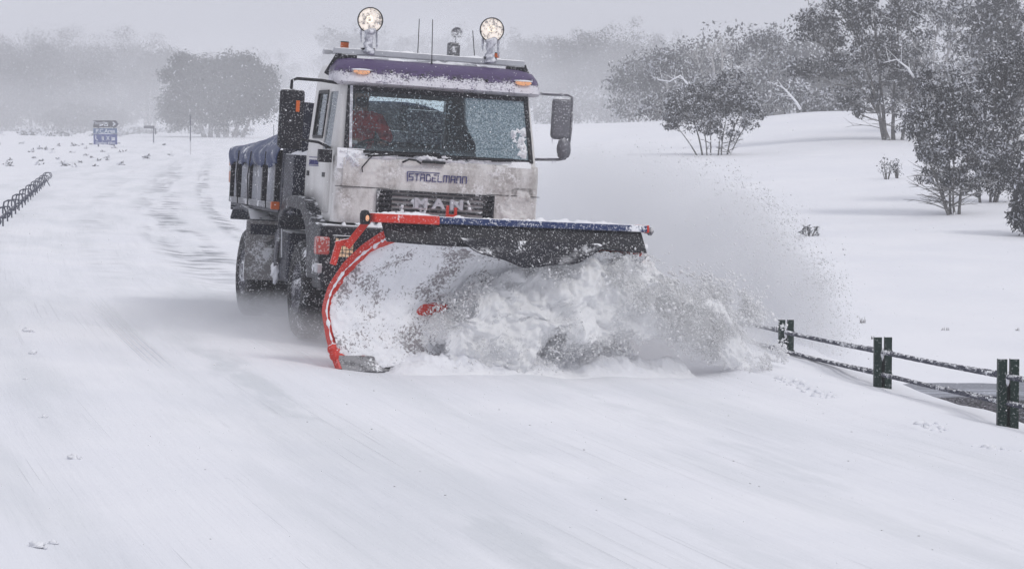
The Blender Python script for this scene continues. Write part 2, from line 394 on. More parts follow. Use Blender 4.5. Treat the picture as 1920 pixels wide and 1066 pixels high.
def ground_mat(road):
    k = NM('road_snow' if road else 'field_snow')
    c = k.mix(k.ramp(k.noise(.35, 5, .6), .35, .7), (.835, .845, .89), (.885, .89, .925))
    uvn = k.n.new('ShaderNodeUVMap'); uvn.uv_map = 'road_uv'
    if road:
        U, V, _ = k.sep(uvn.outputs[0])
        def band(c0, w0):
            d = k.math('ABSOLUTE', k.math('SUBTRACT', U, c0)); return k.ramp(d, w0, w0 * .25)
        bands = k.math('MAXIMUM', k.math('MAXIMUM', band(-.9, .95), band(.62, .38)), k.math('MULTIPLY', band(-2.75, .42), .35))
        nbands = k.math('MAXIMUM', k.math('MAXIMUM', band(-2.68, .40), k.math('MULTIPLY', band(-1.35, .5), .5)), k.math('MULTIPLY', band(.6, .5), .6))
        # far off: thin streaks across the road; close by: faint patches
        st = k.noise(1., 3, .65, uvn.outputs[0], (.85, 1.5, 1))
        st2 = k.noise(1., 2, .6, uvn.outputs[0], (1.3, .08, 1))
        farm = k.ramp(V, 33, 50)
        streak = k.math('MULTIPLY', k.math('MULTIPLY', k.ramp(st, .44, .60), k.ramp(st2, .40, .55)), k.math('MULTIPLY', bands, k.math('MULTIPLY', farm, k.ramp(V, 175, 110))))
        nb = k.noise(1., 4, .6, uvn.outputs[0], (2.0, .45, 1))
        nearp = k.math('MULTIPLY', k.math('MULTIPLY', k.ramp(nb, .40, .62), nbands), k.ramp(V, 34, 24, 0, .6))
        gen = k.math('MULTIPLY', k.ramp(k.noise(1., 5, .6, uvn.outputs[0], (.9, .10, 1)), .42, .66), .40)
        c = k.mix(k.math('MAXIMUM', gen, nearp), c, (.60, .63, .66))
        c = k.mix(k.math('MULTIPLY', streak, .85), c, (.25, .26, .29))
        # bits of grit
        g = k.noise(9, 2, .5, sc3=(1, 1, 1)); c = k.mix(k.math('MULTIPLY', k.ramp(g, .79, .82), .4), c, (.25, .24, .22))
        b = k.math('ADD', k.math('MULTIPLY', k.noise(1., 4, .6, uvn.outputs[0], (9, .30, 1)), 1.1), k.math('MULTIPLY', k.noise(26, 4, .6), .3))
        tl = k.math('MULTIPLY', k.math('SINE', k.math('MULTIPLY', U, 92.)), k.math('MULTIPLY', k.ramp(k.math('ABSOLUTE', k.math('ADD', U, 3.3)), .17, .10), k.math('MULTIPLY', k.ramp(V, 24, 26.5), k.ramp(V, 36, 31))))
        tl2 = k.math('MULTIPLY', k.ramp(k.noise(1., 3, .6, uvn.outputs[0], (26, .12, 1)), .60, .72), k.ramp(k.noise(1., 2, .5, uvn.outputs[0], (.7, .2, 1)), .45, .6))
        b = k.math('ADD', k.math('ADD', b, k.math('MULTIPLY', tl, .75)), k.math('MULTIPLY', tl2, -.5))
        k.bump(b, .55, .03)
    else:
        g = k.noise(1.1, 5, .7, sc3=(1, .45, 1)); X_, Y_, Z_ = k.sep(k.tc.outputs['Object'])
        tuft = k.math('MULTIPLY', k.ramp(g, .66, .74), k.math('MULTIPLY', k.ramp(Y_, 110, 160), k.ramp(X_, -10, -22)))
        c = k.mix(k.math('MULTIPLY', tuft, .5), c, (.3, .29, .30))
        k.bump(k.math('ADD', k.noise(2.2, 6, .6), k.math('MULTIPLY', k.noise(30, 3), .1)), .22, .06)
    return k.base(c, .8, 0, .2)
ground = sheet('ground', quads[~onroad], ground_mat(False))
road = sheet('road', quads[onroad], ground_mat(True))

# creek water with a shelf of thin ice
k = NM('dark_creek_water'); X_, Y_, Z_ = k.sep(k.tc.outputs['Object'])
n = k.noise(1, 5, .65, sc3=(.5, 3.2, 1)); ys = k.math('ADD', Y_, k.math('MULTIPLY', k.noise(1, 4, .6, sc3=(.5, 1, 1)), 3.0))
icef = k.math('MULTIPLY', k.ramp(ys, 37.2, 37.7), k.ramp(n, .42, .5, 1, .55))
c = k.mix(icef, k.mix(k.ramp(k.noise(26, 3, .7), .52, .66), (.030, .028, .032), (.42, .42, .47)), (.42, .44, .50))
k.bump(k.noise(6, 4), .3, .02)
wm = k.base(c, k.math('SUBTRACT', .85, k.math('MULTIPLY', icef, .4)), 0, .12)
b = MB(); b.add([(4.2, 31, -1.36), (30, 33, -1.36), (30, 46, -1.36), (4.2, 40.5, -1.36)], [(0, 1, 2, 3)])
tag(b.build('water', wm), kind='structure')

# ------------------------------------------------------------------ haze
b = MB(); b.box(-345, 345, -24, 645, -4.5, 34)
hz = b.build('haze', []); hz['kind'] = 'stuff'
hm = bpy.data.materials.new('blowing_snow_air'); hm.use_nodes = True; hm.node_tree.nodes.remove(hm.node_tree.nodes['Principled BSDF'])
pv = hm.node_tree.nodes.new('ShaderNodeVolumePrincipled'); pv.inputs['Density'].default_value = .0017; pv.inputs['Color'].default_value = (.93, .935, .96, 1)
pv.inputs['Anisotropy'].default_value = 0
hm.node_tree.links.new(pv.outputs[0], hm.node_tree.nodes['Material Output'].inputs['Volume'])
hz.data.materials.append(hm)

# ------------------------------------------------------------------ the truck
PHI, RHO = R(15.5), R(3.6)
TM = Matrix.Translation((-.909, 28.279, -.07)) @ Matrix.Rotation(PHI, 4, 'Z') @ Matrix.Rotation(RHO, 4, 'Y')
TI = TM.inverted()
truck = empty('snowplow_truck', (0, 0, 0)); truck.matrix_world = TM
tag(truck, 'white snowplow truck with purple visor, blue tarpaulin load and wide red plow blade throwing snow', 'truck')

# cab shell: rings from the sill to the roof
lv = [(1.35, 1.13, 0), (1.45, 1.13, 0), (1.72, 1.13, 0), (2.0, 1.13, .005), (2.05, 1.127, .015), (2.10, 1.12, .03), (2.26, 1.11, .075), (2.76, 1.065, .22),
      (2.83, 1.06, .24), (2.95, 1.05, .29), (3.06, 1.0, .42), (3.12, .86, .62)]
def ring(z, hw, yf, bk=1.75):
    t = 1 if z < 3.0 else .9
    P = []
    P += [(-hw, 1.45), (-hw, .92), (-hw, .87), (-hw, max(.42, yf + .16)), (-hw, yf + .12), (-hw + .025, yf + .045), (-hw + .085, yf + .005)]
    P += [(-.6, yf - .012), (-.2, yf - .02), (.2, yf - .02), (.6, yf - .012)]
    P += [(hw - .085, yf + .005), (hw - .025, yf + .045), (hw, yf + .12), (hw, max(.42, yf + .16)), (hw, .87), (hw, .92), (hw, 1.45)]
    P += [(hw, bk - .06), (hw - .06, bk), (.47, bk), (0, bk), (-.5, bk), (-hw + .06, bk), (-hw, bk - .06)]
    return [(x, y, z) for x, y in P]
rings = [ring(*l, bk=1.75 if l[0] < 3.1 else 1.6) for l in lv]
n = len(rings[0]); b = MB(); vs = [p for r_ in rings for p in r_]; fs = []
for i in range(len(lv) - 1):
    z0 = lv[i][0]; z1 = lv[i + 1][0]
    for j in range(n):
        j2 = (j + 1) % n
        ws = 6 <= j <= 10 and 2.10 <= z0 < 2.83
        sa = (j == 0 or j == 16) and 2.26 <= z0 < 2.76
        sb = (j == 2 or j == 14) and 2.05 <= z0 < 2.76
        rw = (j == 20 or j == 21) and 2.26 <= z0 < 2.76
        arch = ((24 == j or j in (0, 17, 18)) and z0 < 1.45)
        if ws or sa or sb or rw or arch: continue
        fs.append((i * n + j, i * n + j2, (i + 1) * n + j2, (i + 1) * n + j))
fs.append(tuple((len(lv) - 1) * n + j for j in range(n)))
b.add(vs, fs)
cab = b.build('cab', [M['white'], M['interior']], truck, smooth=True, auto=42)
md = cab.modifiers.new('thick', 'SOLIDIFY'); md.thickness = .035; md.offset = -1; md.material_offset = 1
if True:
    # face winding check: make the shell look outwards
    me = cab.data; c0 = sum(((p.center.x * p.normal.x + (p.center.y - .9) * p.normal.y) for p in me.polygons))
    if c0 < 0: me.flip_normals()

# lower front panel, a few millimetres proud, dirty
def strip(zs, off, name, mat, thick=.02, parent=truck, xcut=None, smooth=True):
    b = MB(); pr = []
    for z in zs:
        hw = np.interp(z, [l[0] for l in lv], [l[1] for l in lv]); yf = np.interp(z, [l[0] for l in lv], [l[2] for l in lv])
        r_ = ring(z, hw, yf)[4:14]
        row = []
        for x, y, zz in r_:
            row.append((x * (1 + off / 1.13), y - off, zz))
        row[0] = (row[0][0], row[0][1] - .0, zz); pr.append(row)
    k = len(pr[0]); vs = [p for r_ in pr for p in r_]
    fs = [(i * k + j, i * k + j + 1, (i + 1) * k + j + 1, (i + 1) * k + j) for i in range(len(pr) - 1) for j in range(k - 1)]
    b.add(vs, fs); o = b.build(name, mat, parent, smooth=smooth, auto=50)
    md = o.modifiers.new('thick', 'SOLIDIFY'); md.thickness = thick; md.offset = -1
    return o
strip(np.linspace(1.36, 2.065, 9), .018, 'front_panel', M['front'], .016)
b = MB(); b.box(-1.14, 1.14, -.031, -.019, 1.735, 1.742); b.build('panel_seam', M['blackclean'], truck)

# purple sun visor wrapped over the windscreen
b = MB(); prof = [(2.845, .21, 1.15), (2.87, .14, 1.155), (2.92, .16, 1.15), (3.0, .22, 1.135), (3.07, .33, 1.10), (3.105, .47, 1.03), (3.115, .60, .98)]
rows = []
for z, y, hw in prof:
    xs = [-hw, -hw + .015, -hw + .08, -hw + .22, -.5, -.17, .17, .5, hw - .22, hw - .08, hw - .015, hw]
    ys = [y + .34 * (1 if z < 3.05 else .4), y + .12, y + .035, y + .01, y, y - .01, y - .01, y, y + .01, y + .035, y + .12, y + .34 * (1 if z < 3.05 else .4)]
    rows.append([(x, yy, z) for x, yy in zip(xs, ys)])
k_ = len(rows[0]); b.add([p for r_ in rows for p in r_], [(i * k_ + j, i * k_ + j + 1, (i + 1) * k_ + j + 1, (i + 1) * k_ + j) for i in range(len(rows) - 1) for j in range(k_ - 1)])
vis = b.build('sun_visor', M['purple'], truck, smooth=True, auto=60)
md = vis.modifiers.new('thick', 'SOLIDIFY'); md.thickness = .02; md.offset = 1
# snow crust clinging to the lower half of the visor
def crust(name, fn, nu, nv, thick, parent, mat=None, thr=-.2, fr=5., seed=0., kind='stuff', sharp=1., floor=-.012):
    """lumpy crust over a surface fn(u, v) -> (point, normal)"""
    V = []; F = []
    for i in range(nu + 1):
        for j in range(nv + 1):
            u = i / nu; v = j / nv; p, nrm = fn(u, v); p = Vector(p)
            q = mnoise.noise(p * fr + Vector((seed, 0, 0))) + .5 * mnoise.noise(p * fr * 2.7 + Vector((0, seed, 0))) + .35 * mnoise.noise(p * fr * 7)
            e_ = min(1, 6 * min(u, 1 - u) + .0) * min(1, 5 * min(v, 1 - v))
            h = (q - thr) * sharp * thick * e_ - (1 - e_) * thick * .4 - .004
            if h < 0 and floor < -.02: h = floor
            V.append(p + Vector(nrm) * max(h, floor))
    for i in range(nu):
        for j in range(nv):
            a = i * (nv + 1) + j; F.append((a, a + 1, a + nv + 2, a + nv + 1))
    b = MB(); b.add(V, F); o = b.build(name, mat or M['snow'], parent, smooth=True)
    if kind: o['kind'] = kind
    return o
k = NM('speckled_rime'); k.bump(k.noise(60, 3), .6, .012)
M['bladesnowlight'] = k.base(k.mix(k.ramp(k.noise(50, 4, .7), .40, .52), (.30, .27, .36), (.80, .79, .84)), .8)
def visfn(u, v):
    z = 2.85 + .15 * v; y = np.interp(z, [2.845, 2.87, 2.92, 3.0, 3.07], [.19, .12, .14, .20, .31]); x = -1.08 + 2.16 * u
    return (x, y + .04 * max(0, abs(x) - .85) / .25, z), (0, -.95, .3)
crust('visor_snow', visfn, 260, 24, .035, vis, M['bladesnowlight'], thr=.12, fr=13, seed=3)
for x in (-.88, .93):
    b = MB(); b.lathe([(0, .035), (.03, .032), (.05, .02), (.055, 0)], 14, Matrix.Translation((x, .15, 2.975)) @ Matrix.Rotation(R(90), 4, 'X') @ Matrix.Diagonal((1.7, .55, 1, 1)))
    b.build('marker_lamp', M['markeron'], vis, smooth=True)
    b = MB(); b.ball((x, .16, 2.995), .115, .06, .012, 12, .3, seed=x); b.build('snow_cap', M['snow'], vis, smooth=True)['kind'] = 'stuff'
for x, z in ((-.55, 2.99), (-.2, 2.98), (.16, 2.975), (.52, 2.97), (.03, 3.055)):
    b = MB(); b.lathe([(0, .02), (.016, .016), (.02, 0)], 8, Matrix.Translation((x, np.interp(z, [2.97, 3.06], [.175, .30]), z)) @ Matrix.Rotation(R(70), 4, 'X')); b.build('visor_bolt', M['black'], vis)

# glass
def pane(name, pts, mat, parent=truck):
    b = MB(); b.add(pts, [(0, 1, 2, 3)]); o = b.build(name, mat, parent)
    md = o.modifiers.new('thick', 'SOLIDIFY'); md.thickness = .005; md.offset = 0; return o
b = MB(); vs = []; zz = np.linspace(2.09, 2.85, 5); xx = [-1.03, -.6, -.2, .2, .6, 1.03]
for z in zz:
    yf = np.interp(z, [2.05, 2.10, 2.26, 2.76, 2.85], [.01, .028, .072, .217, .245])
    hw = np.interp(z, [2.09, 2.85], [1.035, .985])
    for x in xx: vs.append((x * hw / 1.03, yf - .006 + .010 * (x / 1.03) ** 2 - .004, z))
b.add(vs, [(i * 6 + j, i * 6 + j + 1, (i + 1) * 6 + j + 1, (i + 1) * 6 + j) for i in range(4) for j in range(5)])
wsn = b.build('windshield', M['windshield'], truck, smooth=True)
# rubber surround
def yfz(z): return float(np.interp(z, [2.05, 2.10, 2.26, 2.76, 2.85], [.01, .028, .072, .217, .245]))
b = MB()
for s in (-1, 1):
    b.bar((s * 1.035, yfz(2.1) - .008, 2.10), (s * .985, yfz(2.83) - .008, 2.83), .045, .022)
for z, hw in ((2.112, 1.03), (2.80, .99)):
    for x0, x1 in zip(xx[:-1], xx[1:]):
        b.bar((x0 * hw / 1.03, yfz(z) - .016 + .01 * (x0 / 1.03) ** 2, z), (x1 * hw / 1.03, yfz(z) - .016 + .01 * (x1 / 1.03) ** 2, z), .02, .05)
b.build('windshield_seal', M['black'], wsn)
def wsfn_low(u, v):
    x = -1.0 + 2.03 * u; z = 2.045 + .075 * v; return (x, yfz(z) - .03, z), (0, -.9, .5)
crust('cowl_snow', wsfn_low, 200, 12, .07, wsn, thr=-.12, fr=6.5, seed=8)
def wsfn_r(u, v):
    z = 2.12 + .42 * v; x = .80 + .20 * u + .0 * v; return (x, yfz(z) - .012, z), (0, -1, .2)
crust('corner_snow', wsfn_r, 22, 44, .07, wsn, thr=.0, fr=11, seed=2)
def wsfn_l(u, v):
    x = -1.13 + .30 * u; z = 1.93 + .22 * v; return (x, yfz(max(z, 2.05)) - .035, z), (-.2, -.9, .3)
crust('corner_snow', wsfn_l, 50, 40, .09, wsn, thr=.05, fr=12, seed=5)
b = MB(); b.bar((-.985, yfz(2.15) - .02, 2.15), (-.97, yfz(2.82) - .02, 2.82), .03, .02); b.build('rime_strip', M['ice'], wsn)
# wipers
for (x0, x1, za, zb) in ((-.80, -.10, 2.075, 2.125), (.02, .72, 2.085, 2.115)):
    b = MB(); b.tube([(x0, -.03, za), (x0 + .3, -.045, za + .035), (x1, -.03, zb)], .012, 6); b.bar((x0 - .05, -.02, zb - .005), (x1 + .1, -.012, zb + .012), .014, .03)
    b.build('wiper', M['blackclean'], truck)
b = MB(); b.tube([(-.83, -.03, 2.08), (-.72, -.06, 2.12), (-.80, -.06, 2.03), (-.86, -.05, 1.95), (-.85, -.04, 1.90)], .007, 6); b.build('washer_hose', M['blackclean'], truck)
b = MB(); b.box(-.20, .05, -.085, -.02, 2.035, 2.062); b.build('wiper_cover', M['blackclean'], truck, bevel=.006)
b = MB(); b.tube([(-.42, -.05, 2.03), (-.36, -.09, 2.065), (-.28, -.09, 2.06), (-.22, -.06, 2.03)], .012, 6); b.build('hand_hold', M['blackclean'], truck)

# windows at the sides and back
for s in (-1, 1):
    hwz = lambda z: float(np.interp(z, [l[0] for l in lv], [l[1] for l in lv])) - .015
    pane('side_window', [(s * hwz(2.26), .92, 2.26), (s * hwz(2.26), 1.45, 2.26), (s * hwz(2.76), 1.45, 2.76), (s * hwz(2.76), .92, 2.76)], M['glass'])
    pane('quarter_window', [(s * hwz(2.05), .42, 2.05), (s * hwz(2.05), .87, 2.05), (s * hwz(2.76), .87, 2.76), (s * hwz(2.76), .42, 2.76)], M['glass'])
    b = MB(); q = [(1.45, 2.26), (.92, 2.26), (.92, 2.76), (1.45, 2.76)]
    for (y0, z0), (y1, z1) in zip(q, q[1:] + q[:1]):
        b.bar((s * (hwz(z0) + .018), y0, z0), (s * (hwz(z1) + .018), y1, z1), .035, .02, up=(1, 0, 0))
    b.build('window_frame', M['blackclean'], truck)
    # door leaf, a little proud, with handle
    b = MB(); yy = [.30, .6, .9, 1.2, 1.62]; zl = [1.50, 1.75, 2.0, 2.04]
    vs = [(s * (hwz(z) + .019), y, z + (.0 if z > 1.5 else (-.06 if y < .7 else .03))) for z in zl for y in yy]; kk = len(yy)
    b.add(vs, [(i * kk + j, i * kk + j + 1, (i + 1) * kk + j + 1, (i + 1) * kk + j) for i in range(3) for j in range(kk - 1)])
    door = b.build('door', M['white'], truck, smooth=True); md = door.modifiers.new('t', 'SOLIDIFY'); md.thickness = .02; md.offset = 0
    b = MB(); b.box(s * 1.136 - .012, s * 1.136 + .03 * s + .012, 1.40, 1.52, 1.82, 1.875); b.build('handle', M['blackclean'], door, bevel=.005)
    b = MB(); b.box(s * 1.1430 - .004, s * 1.1430 + .004, .52, .68, 1.82, 1.87); b.build('model_badge', M['blackclean'], door)
    b = MB(); b.box(s * 1.1425 - .003, s * 1.1425 + .003, .88, 1.45, 1.93, 2.035); b.build('door_sign', M['white'], door)
    b = MB()
    for z in (1.935, 2.028): b.box(s * 1.147 - .002, s * 1.147 + .002, .89, 1.44, z - .004, z + .004)
    b.build('sign_line', M['inkblue'], door)
def text_obj(s, size, M4, mat, parent, name='lettering', ext=.004, sx=1., bold=0.):
    cu = bpy.data.curves.new('t', 'FONT'); cu.body = s; cu.size = size; cu.extrude = ext; cu.align_x = 'CENTER'; cu.align_y = 'CENTER'; cu.offset = bold
    o = bpy.data.objects.new('t', cu); COL.objects.link(o); dg = bpy.context.evaluated_depsgraph_get()
    me = bpy.data.meshes.new_from_object(o.evaluated_get(dg)); bpy.data.objects.remove(o); bpy.data.curves.remove(cu)
    me.transform(M4 @ Matrix.Diagonal((sx, 1, 1, 1))); me.materials.clear(); me.materials.append(mat); me.name = name
    return link(bpy.data.objects.new(name, me), parent)
FRONT = Matrix.Rotation(R(90), 4, 'X')
doorL = [o for o in COL.objects if o.name.startswith('door') and o.parent == truck and not o.name.startswith('door_')][0]
SIDE = Matrix.Rotation(R(-90), 4, 'Z') @ Matrix.Rotation(R(90), 4, 'X')
text_obj('STADELMANN', .075, Matrix.Translation((-1.147, 1.16, 1.97)) @ SIDE, M['inkblue'], doorL, sx=1.05, bold=.002)
# square outline lettering on the front, half buried in rime
GL = {'S': [[(1, 1), (0, 1), (0, .5), (1, .5), (1, 0), (0, 0)]], 'T': [[(0, 1), (1, 1)], [(.5, 1), (.5, 0)]], 'a': [[(0, 0), (0, 1), (1, 1), (1, 0)], [(0, .45), (1, .45)]],
      'D': [[(0, 0), (0, 1), (.7, 1), (1, .7), (1, 0), (0, 0)]], 'E': [[(1, 1), (0, 1), (0, 0), (1, 0)], [(0, .5), (.8, .5)]], 'L': [[(0, 1), (0, 0), (1, 0)]],
      'm': [[(0, 0), (0, 1), (1, 1), (1, 0)], [(.5, 1), (.5, 0)]], 'n': [[(0, 0), (0, 1), (1, 1), (1, 0)]]}
logo = MB(); x = -.335
for ch in 'STaDELmann':
    wd = .042 if ch != 'm' else .06
    for st in GL[ch]:
        pts = [(x + p[0] * wd, -.0455, 1.845 + p[1] * .068) for p in st]
        for p, q in zip(pts[:-1], pts[1:]):
            dx = (Vector(q) - Vector(p)).normalized() * .005; logo.bar(Vector(p) - dx, Vector(q) + dx, .009, .004, up=(0, 1, 0))
    x += wd + .022
for p, q in (((-.35, 1.83), (-.36, 1.93)), ((-.36, 1.93), (-.34, 1.935)), ((-.34, 1.935), (-.0, 1.935))): logo.bar((p[0], -.045, p[1]), (q[0], -.045, q[1]), .009, .004, up=(0, 1, 0))
logo.build('company_lettering', M['inkblue'], truck)

# grille with slats and chrome letters
b = MB()
for x0, x1, z0, z1 in ((-.68, -.655, 1.36, 1.73), (.60, .625, 1.36, 1.73), (-.655, .60, 1.705, 1.73)): b.box(x0, x1, -.07, -.02, z0, z1)
gr = b.build('grille', M['grille'], truck, bevel=.004)
b = MB(); b.box(-.655, .60, -.032, -.022, 1.36, 1.705); b.build('grille_backing', M['black'], gr)
for i in range(6):
    z = 1.40 + i * .053
    b = MB(); b.box(-.653, .598, -.062, -.036, z, z + .026, Matrix.Translation((0, 0, 0))); b.build('slat', M['grille'], gr, bevel=.004)
crust('grille_snow', lambda u, v: ((-.64 + 1.22 * u, -.060, 1.37 + .33 * v), (0, -1, .1)), 80, 26, .04, gr, thr=.22, fr=11, seed=12, floor=-.05, sharp=1.6)
for ch, x in (('M', -.205), ('A', -.01), ('N', .19)):
    text_obj(ch, .145, Matrix.Translation((x, -.105, 1.60)) @ FRONT, M['letter'], gr, 'letter', ext=.022, sx=1.35, bold=.006)
# body seam at the grille sides and rime on the front panel
crust('front_rime', lambda u, v: ((-1.06 + 2.12 * u, -.036, 1.735 + .31 * v), (0, -1, .1)), 150, 30, .022, truck, M['front'], thr=.15, fr=4, seed=21)
crust('front_rime', lambda u, v: ((.66 + .44 * u, -.036, 1.38 + .45 * v), (0, -1, .1)), 40, 40, .03, truck, M['front'], thr=.02, fr=6, seed=33)

# bumper, lamps
b = MB(); b.box(-1.25, 1.25, -.12, .42, .62, 1.325)
bp = b.build('bumper', M['black'], truck, bevel=.04, seg=3)
crust('bumper_snow', lambda u, v: ((-1.22 + 1.0 * u, -.12 + .14 * v, 1.325), (0, -.1, 1)), 70, 10, .08, bp, thr=-.1, fr=8, seed=9)
for s in (-1, 1):
    b = MB(); b.box(s * 1.03 - .13, s * 1.03 + .13, -.155, -.10, .96, 1.215); hb = b.build('headlamp_housing', M['black'], truck, bevel=.02)
    b = MB(); b.box(s * 1.03 - .10, s * 1.03 + .10, -.162, -.150, .985, 1.185); b.build('headlight', M['head'], hb, bevel=.004)
    b = MB()
    for i in range(6): x = s * 1.03 - .10 + i * .04; b.tube([(x, -.178, .975), (x, -.178, 1.195)], .004, 5)
    for i in range(6): z = .985 + i * .04; b.tube([(s * 1.03 - .105, -.174, z), (s * 1.03 + .105, -.174, z)], .004, 5)
    b.build('lamp_grid', M['blackclean'], hb)
    b = MB(); b.box(s * 1.255 - .075, s * 1.255 + .075, -.15, -.02, 1.00, 1.19); b.build('turn_signal', M['turn'], truck, bevel=.02)
    b = MB(); b.box(s * 1.25 - .05, s * 1.25 + .05, -.10, .05, .80, .90); b.build('step', M['alu'], truck, bevel=.01)

# fenders
for s in (-1, 1):
    outp = [(-.08, .72), (-.08, 1.30), (.42, 1.345), (.62, 1.40), (.82, 1.52), (1.1, 1.585), (1.8, 1.585), (2.2, 1.51), (2.44, 1.36), (2.46, 1.18)]
    inp = [(.62, .72), (.64, .98), (.72, 1.16), (.82, 1.27), (.95, 1.36), (1.15, 1.43), (1.75, 1.45), (2.1, 1.40), (2.36, 1.28), (2.40, 1.18)]
    b = MB(); k_ = len(outp); x0, x1 = (-1.28, -.80) if s < 0 else (.80, 1.28)
    for x in (x0, x1):
        b.v += [(x, y, z) for y, z in outp] + [(x, y, z) for y, z in inp]
    for i in range(k_ - 1):
        for o_, fl in ((0, 1), (2 * k_, 0)):
            f = (o_ + i, o_ + i + 1, o_ + k_ + i + 1, o_ + k_ + i); b.f.append(f if fl else f[::-1])
        b.f.append((i, 2 * k_ + i, 2 * k_ + i + 1, i + 1)); b.f.append((k_ + i, k_ + i + 1, 3 * k_ + i + 1, 3 * k_ + i))
    b.f += [(0, k_, 3 * k_, 2 * k_), (k_ - 1, 3 * k_ - 1, 4 * k_ - 1, 2 * k_ - 1)]; b.m = [0] * len(b.f)
    b.build('front_fender', M['arch'], truck, bevel=.025, seg=3, smooth=False)
    b = MB(); b.box(s * 1.33 - .05, s * 1.33 + .05, 2.36, 2.42, 1.40, 1.49); b.build('side_marker', M['amber'], truck, bevel=.01)
    # rear guards, flaps, struts
    b = MB(); ar = [(4.02, 1.06), (4.10, 1.22), (4.3, 1.33), (4.85, 1.37), (5.4, 1.33), (5.58, 1.2)]
    for (y0, z0), (y1, z1) in zip(ar[:-1], ar[1:]): b.bar((s * 1.0, y0, z0), (s * 1.0, y1, z1), .62, .035)
    b.build('rear_fender', M['dark'], truck)
    b = MB(); b.box(s * 1.06 - .30, s * 1.06 + .30, 4.06, 4.075, .50, 1.22); fl_ = b.build('mud_flap', M['flap'], truck, bevel=.004)
    b = MB(); b.add([(s * 1.12, 4.05, .95), (s * .86, 4.05, 1.12), (s * .86, 4.05, .80)], [(0, 1, 2)] if s > 0 else [(0, 2, 1)]); b.build('flap_mark', M['steel'], fl_)
    b = MB(); b.tube([(s * 1.22, 2.44, 1.36), (s * 1.18, 2.9, .98), (s * 1.15, 3.1, .72)], .028, 8); st_ = b.build('spreader_strut', M['icegrey'], truck, smooth=True)
    b = MB(); b.ball((s * 1.14, 3.12, .66), .06, .07, .12, 14, .9, seed=4); b.build('snow_lump', M['snow'], st_, smooth=True)['kind'] = 'stuff'
    b = MB(); b.tube([(s * 1.24, 2.42, 1.38), (s * 1.21, 2.42, .85)], .012, 6); b.build('stay', M['alu'], truck)

# wheels
def wheel(x, y, z, s, dual=False):
    def tyre(r, h, i, j):
        if i in (5, 6, 7, 8) and (j // 2 + i) % 2: r -= .02
        return r, h
    Mx = Matrix.Translation((x, y, z)) @ Matrix.Rotation(R(90) * s, 4, 'Y')
    b = MB(); b.lathe([(0, .03), (.09, .03), (.11, -.01), (.13, -.06), (.24, -.09), (.265, -.02), (.28, 0), (.285, -.03), (.27, -.18), (0, -.2)], 28, Mx)
    rim = b.build('wheel', M['rim'], truck, smooth=True, auto=35)
    for oy, m_ in ((0, 0), (1, -.33)):
        if oy and not dual: continue
        b = MB(); b.lathe([(.285, -.01 + m_), (.33, .012 + m_), (.42, .018 + m_), (.50, .0 + m_), (.535, -.03 + m_), (.548, -.05 + m_), (.55, -.11 + m_), (.55, -.17 + m_), (.548, -.24 + m_), (.53, -.27 + m_), (.42, -.30 + m_), (.285, -.27 + m_)], 90, Mx, fn=tyre)
        b.build('tyre', M['rubber'], rim, smooth=True, auto=30)
    if dual:
        b = MB(); b.ball((x + s * .0, y, z), .02, .14, .14, 14, .5, seed=x); b.build('packed_snow', M['snow'], rim, smooth=True)['kind'] = 'stuff'
for s in (-1, 1):
    wheel(s * 1.22, 1.39, .545, s); wheel(s * 1.235, 4.86, .56, s, True)
b = MB(); b.tube([(-1.0, 1.39, .545), (1.0, 1.39, .545)], .07, 10); b.build('front_axle', M['black'], truck)
b = MB(); b.tube([(-1.0, 4.86, .56), (1.0, 4.86, .56)], .09, 10); b.ball((0, 4.86, .56), .2, .24, .22); b.build('rear_axle', M['black'], truck)
b = MB()
for s in (-1, 1): b.box(s * .42 - .04, s * .42 + .04, .1, 6.0, .80, 1.05)
for y in (1.0, 2.2, 3.5, 5.0): b.box(-.4, .4, y, y + .1, .82, 1.02)
b.build('chassis', M['black'], truck)
b = MB(); b.box(-.5, .5, .45, 1.7, .55, 1.30); b.build('engine', M['black'], truck, bevel=.05)
b = MB(); b.box(-1.12, -.55, 2.55, 3.5, .55, 1.15); b.build('fuel_tank', M['dark'], truck, bevel=.06)
b = MB(); b.box(.55, 1.12, 2.55, 3.5, .60, 1.15); b.build('battery_box', M['dark'], truck, bevel=.03)

# load body
b = MB(); X0, X1, Y0, Y1 = -1.25, 1.25, 2.62, 5.98
b.box(X0, X1, Y0, Y1, 1.36, 1.44)
b.box(X0 + .03, X0 + .07, Y0, Y1, 1.44, 2.06); b.box(X1 - .07, X1 - .03, Y0, Y1, 1.44, 2.06); b.box(X0, X1, Y1 - .05, Y1, 1.30, 2.10)
body = b.build('load_body', M['dark'], truck, bevel=.008)
b = MB(); b.box(-1.24, -.60, 2.50, 2.58, 1.36, 2.66); b.box(-.60, 1.24, 2.503, 2.577, 1.36, 2.40); b.box(.2, 1.24, 2.50, 2.58, 2.4, 2.66); b.build('headboard', M['dark'], truck, bevel=.015)
b = MB(); b.box(-1.24, -.55, 1.86, 2.46, 1.36, 2.05); ab = b.build('side_locker', M['dark'], truck, bevel=.02)
b = MB(); b.box(.55, 1.24, 1.86, 2.46, 1.36, 2.05); b.build('side_locker', M['dark'], truck, bevel=.02)
crust('locker_snow', lambda u, v: ((-1.23 + .66 * u, 1.87 + .6 * v, 2.055), (0, 0, 1)), 30, 20, .06, ab, thr=-.3, fr=5, seed=1)
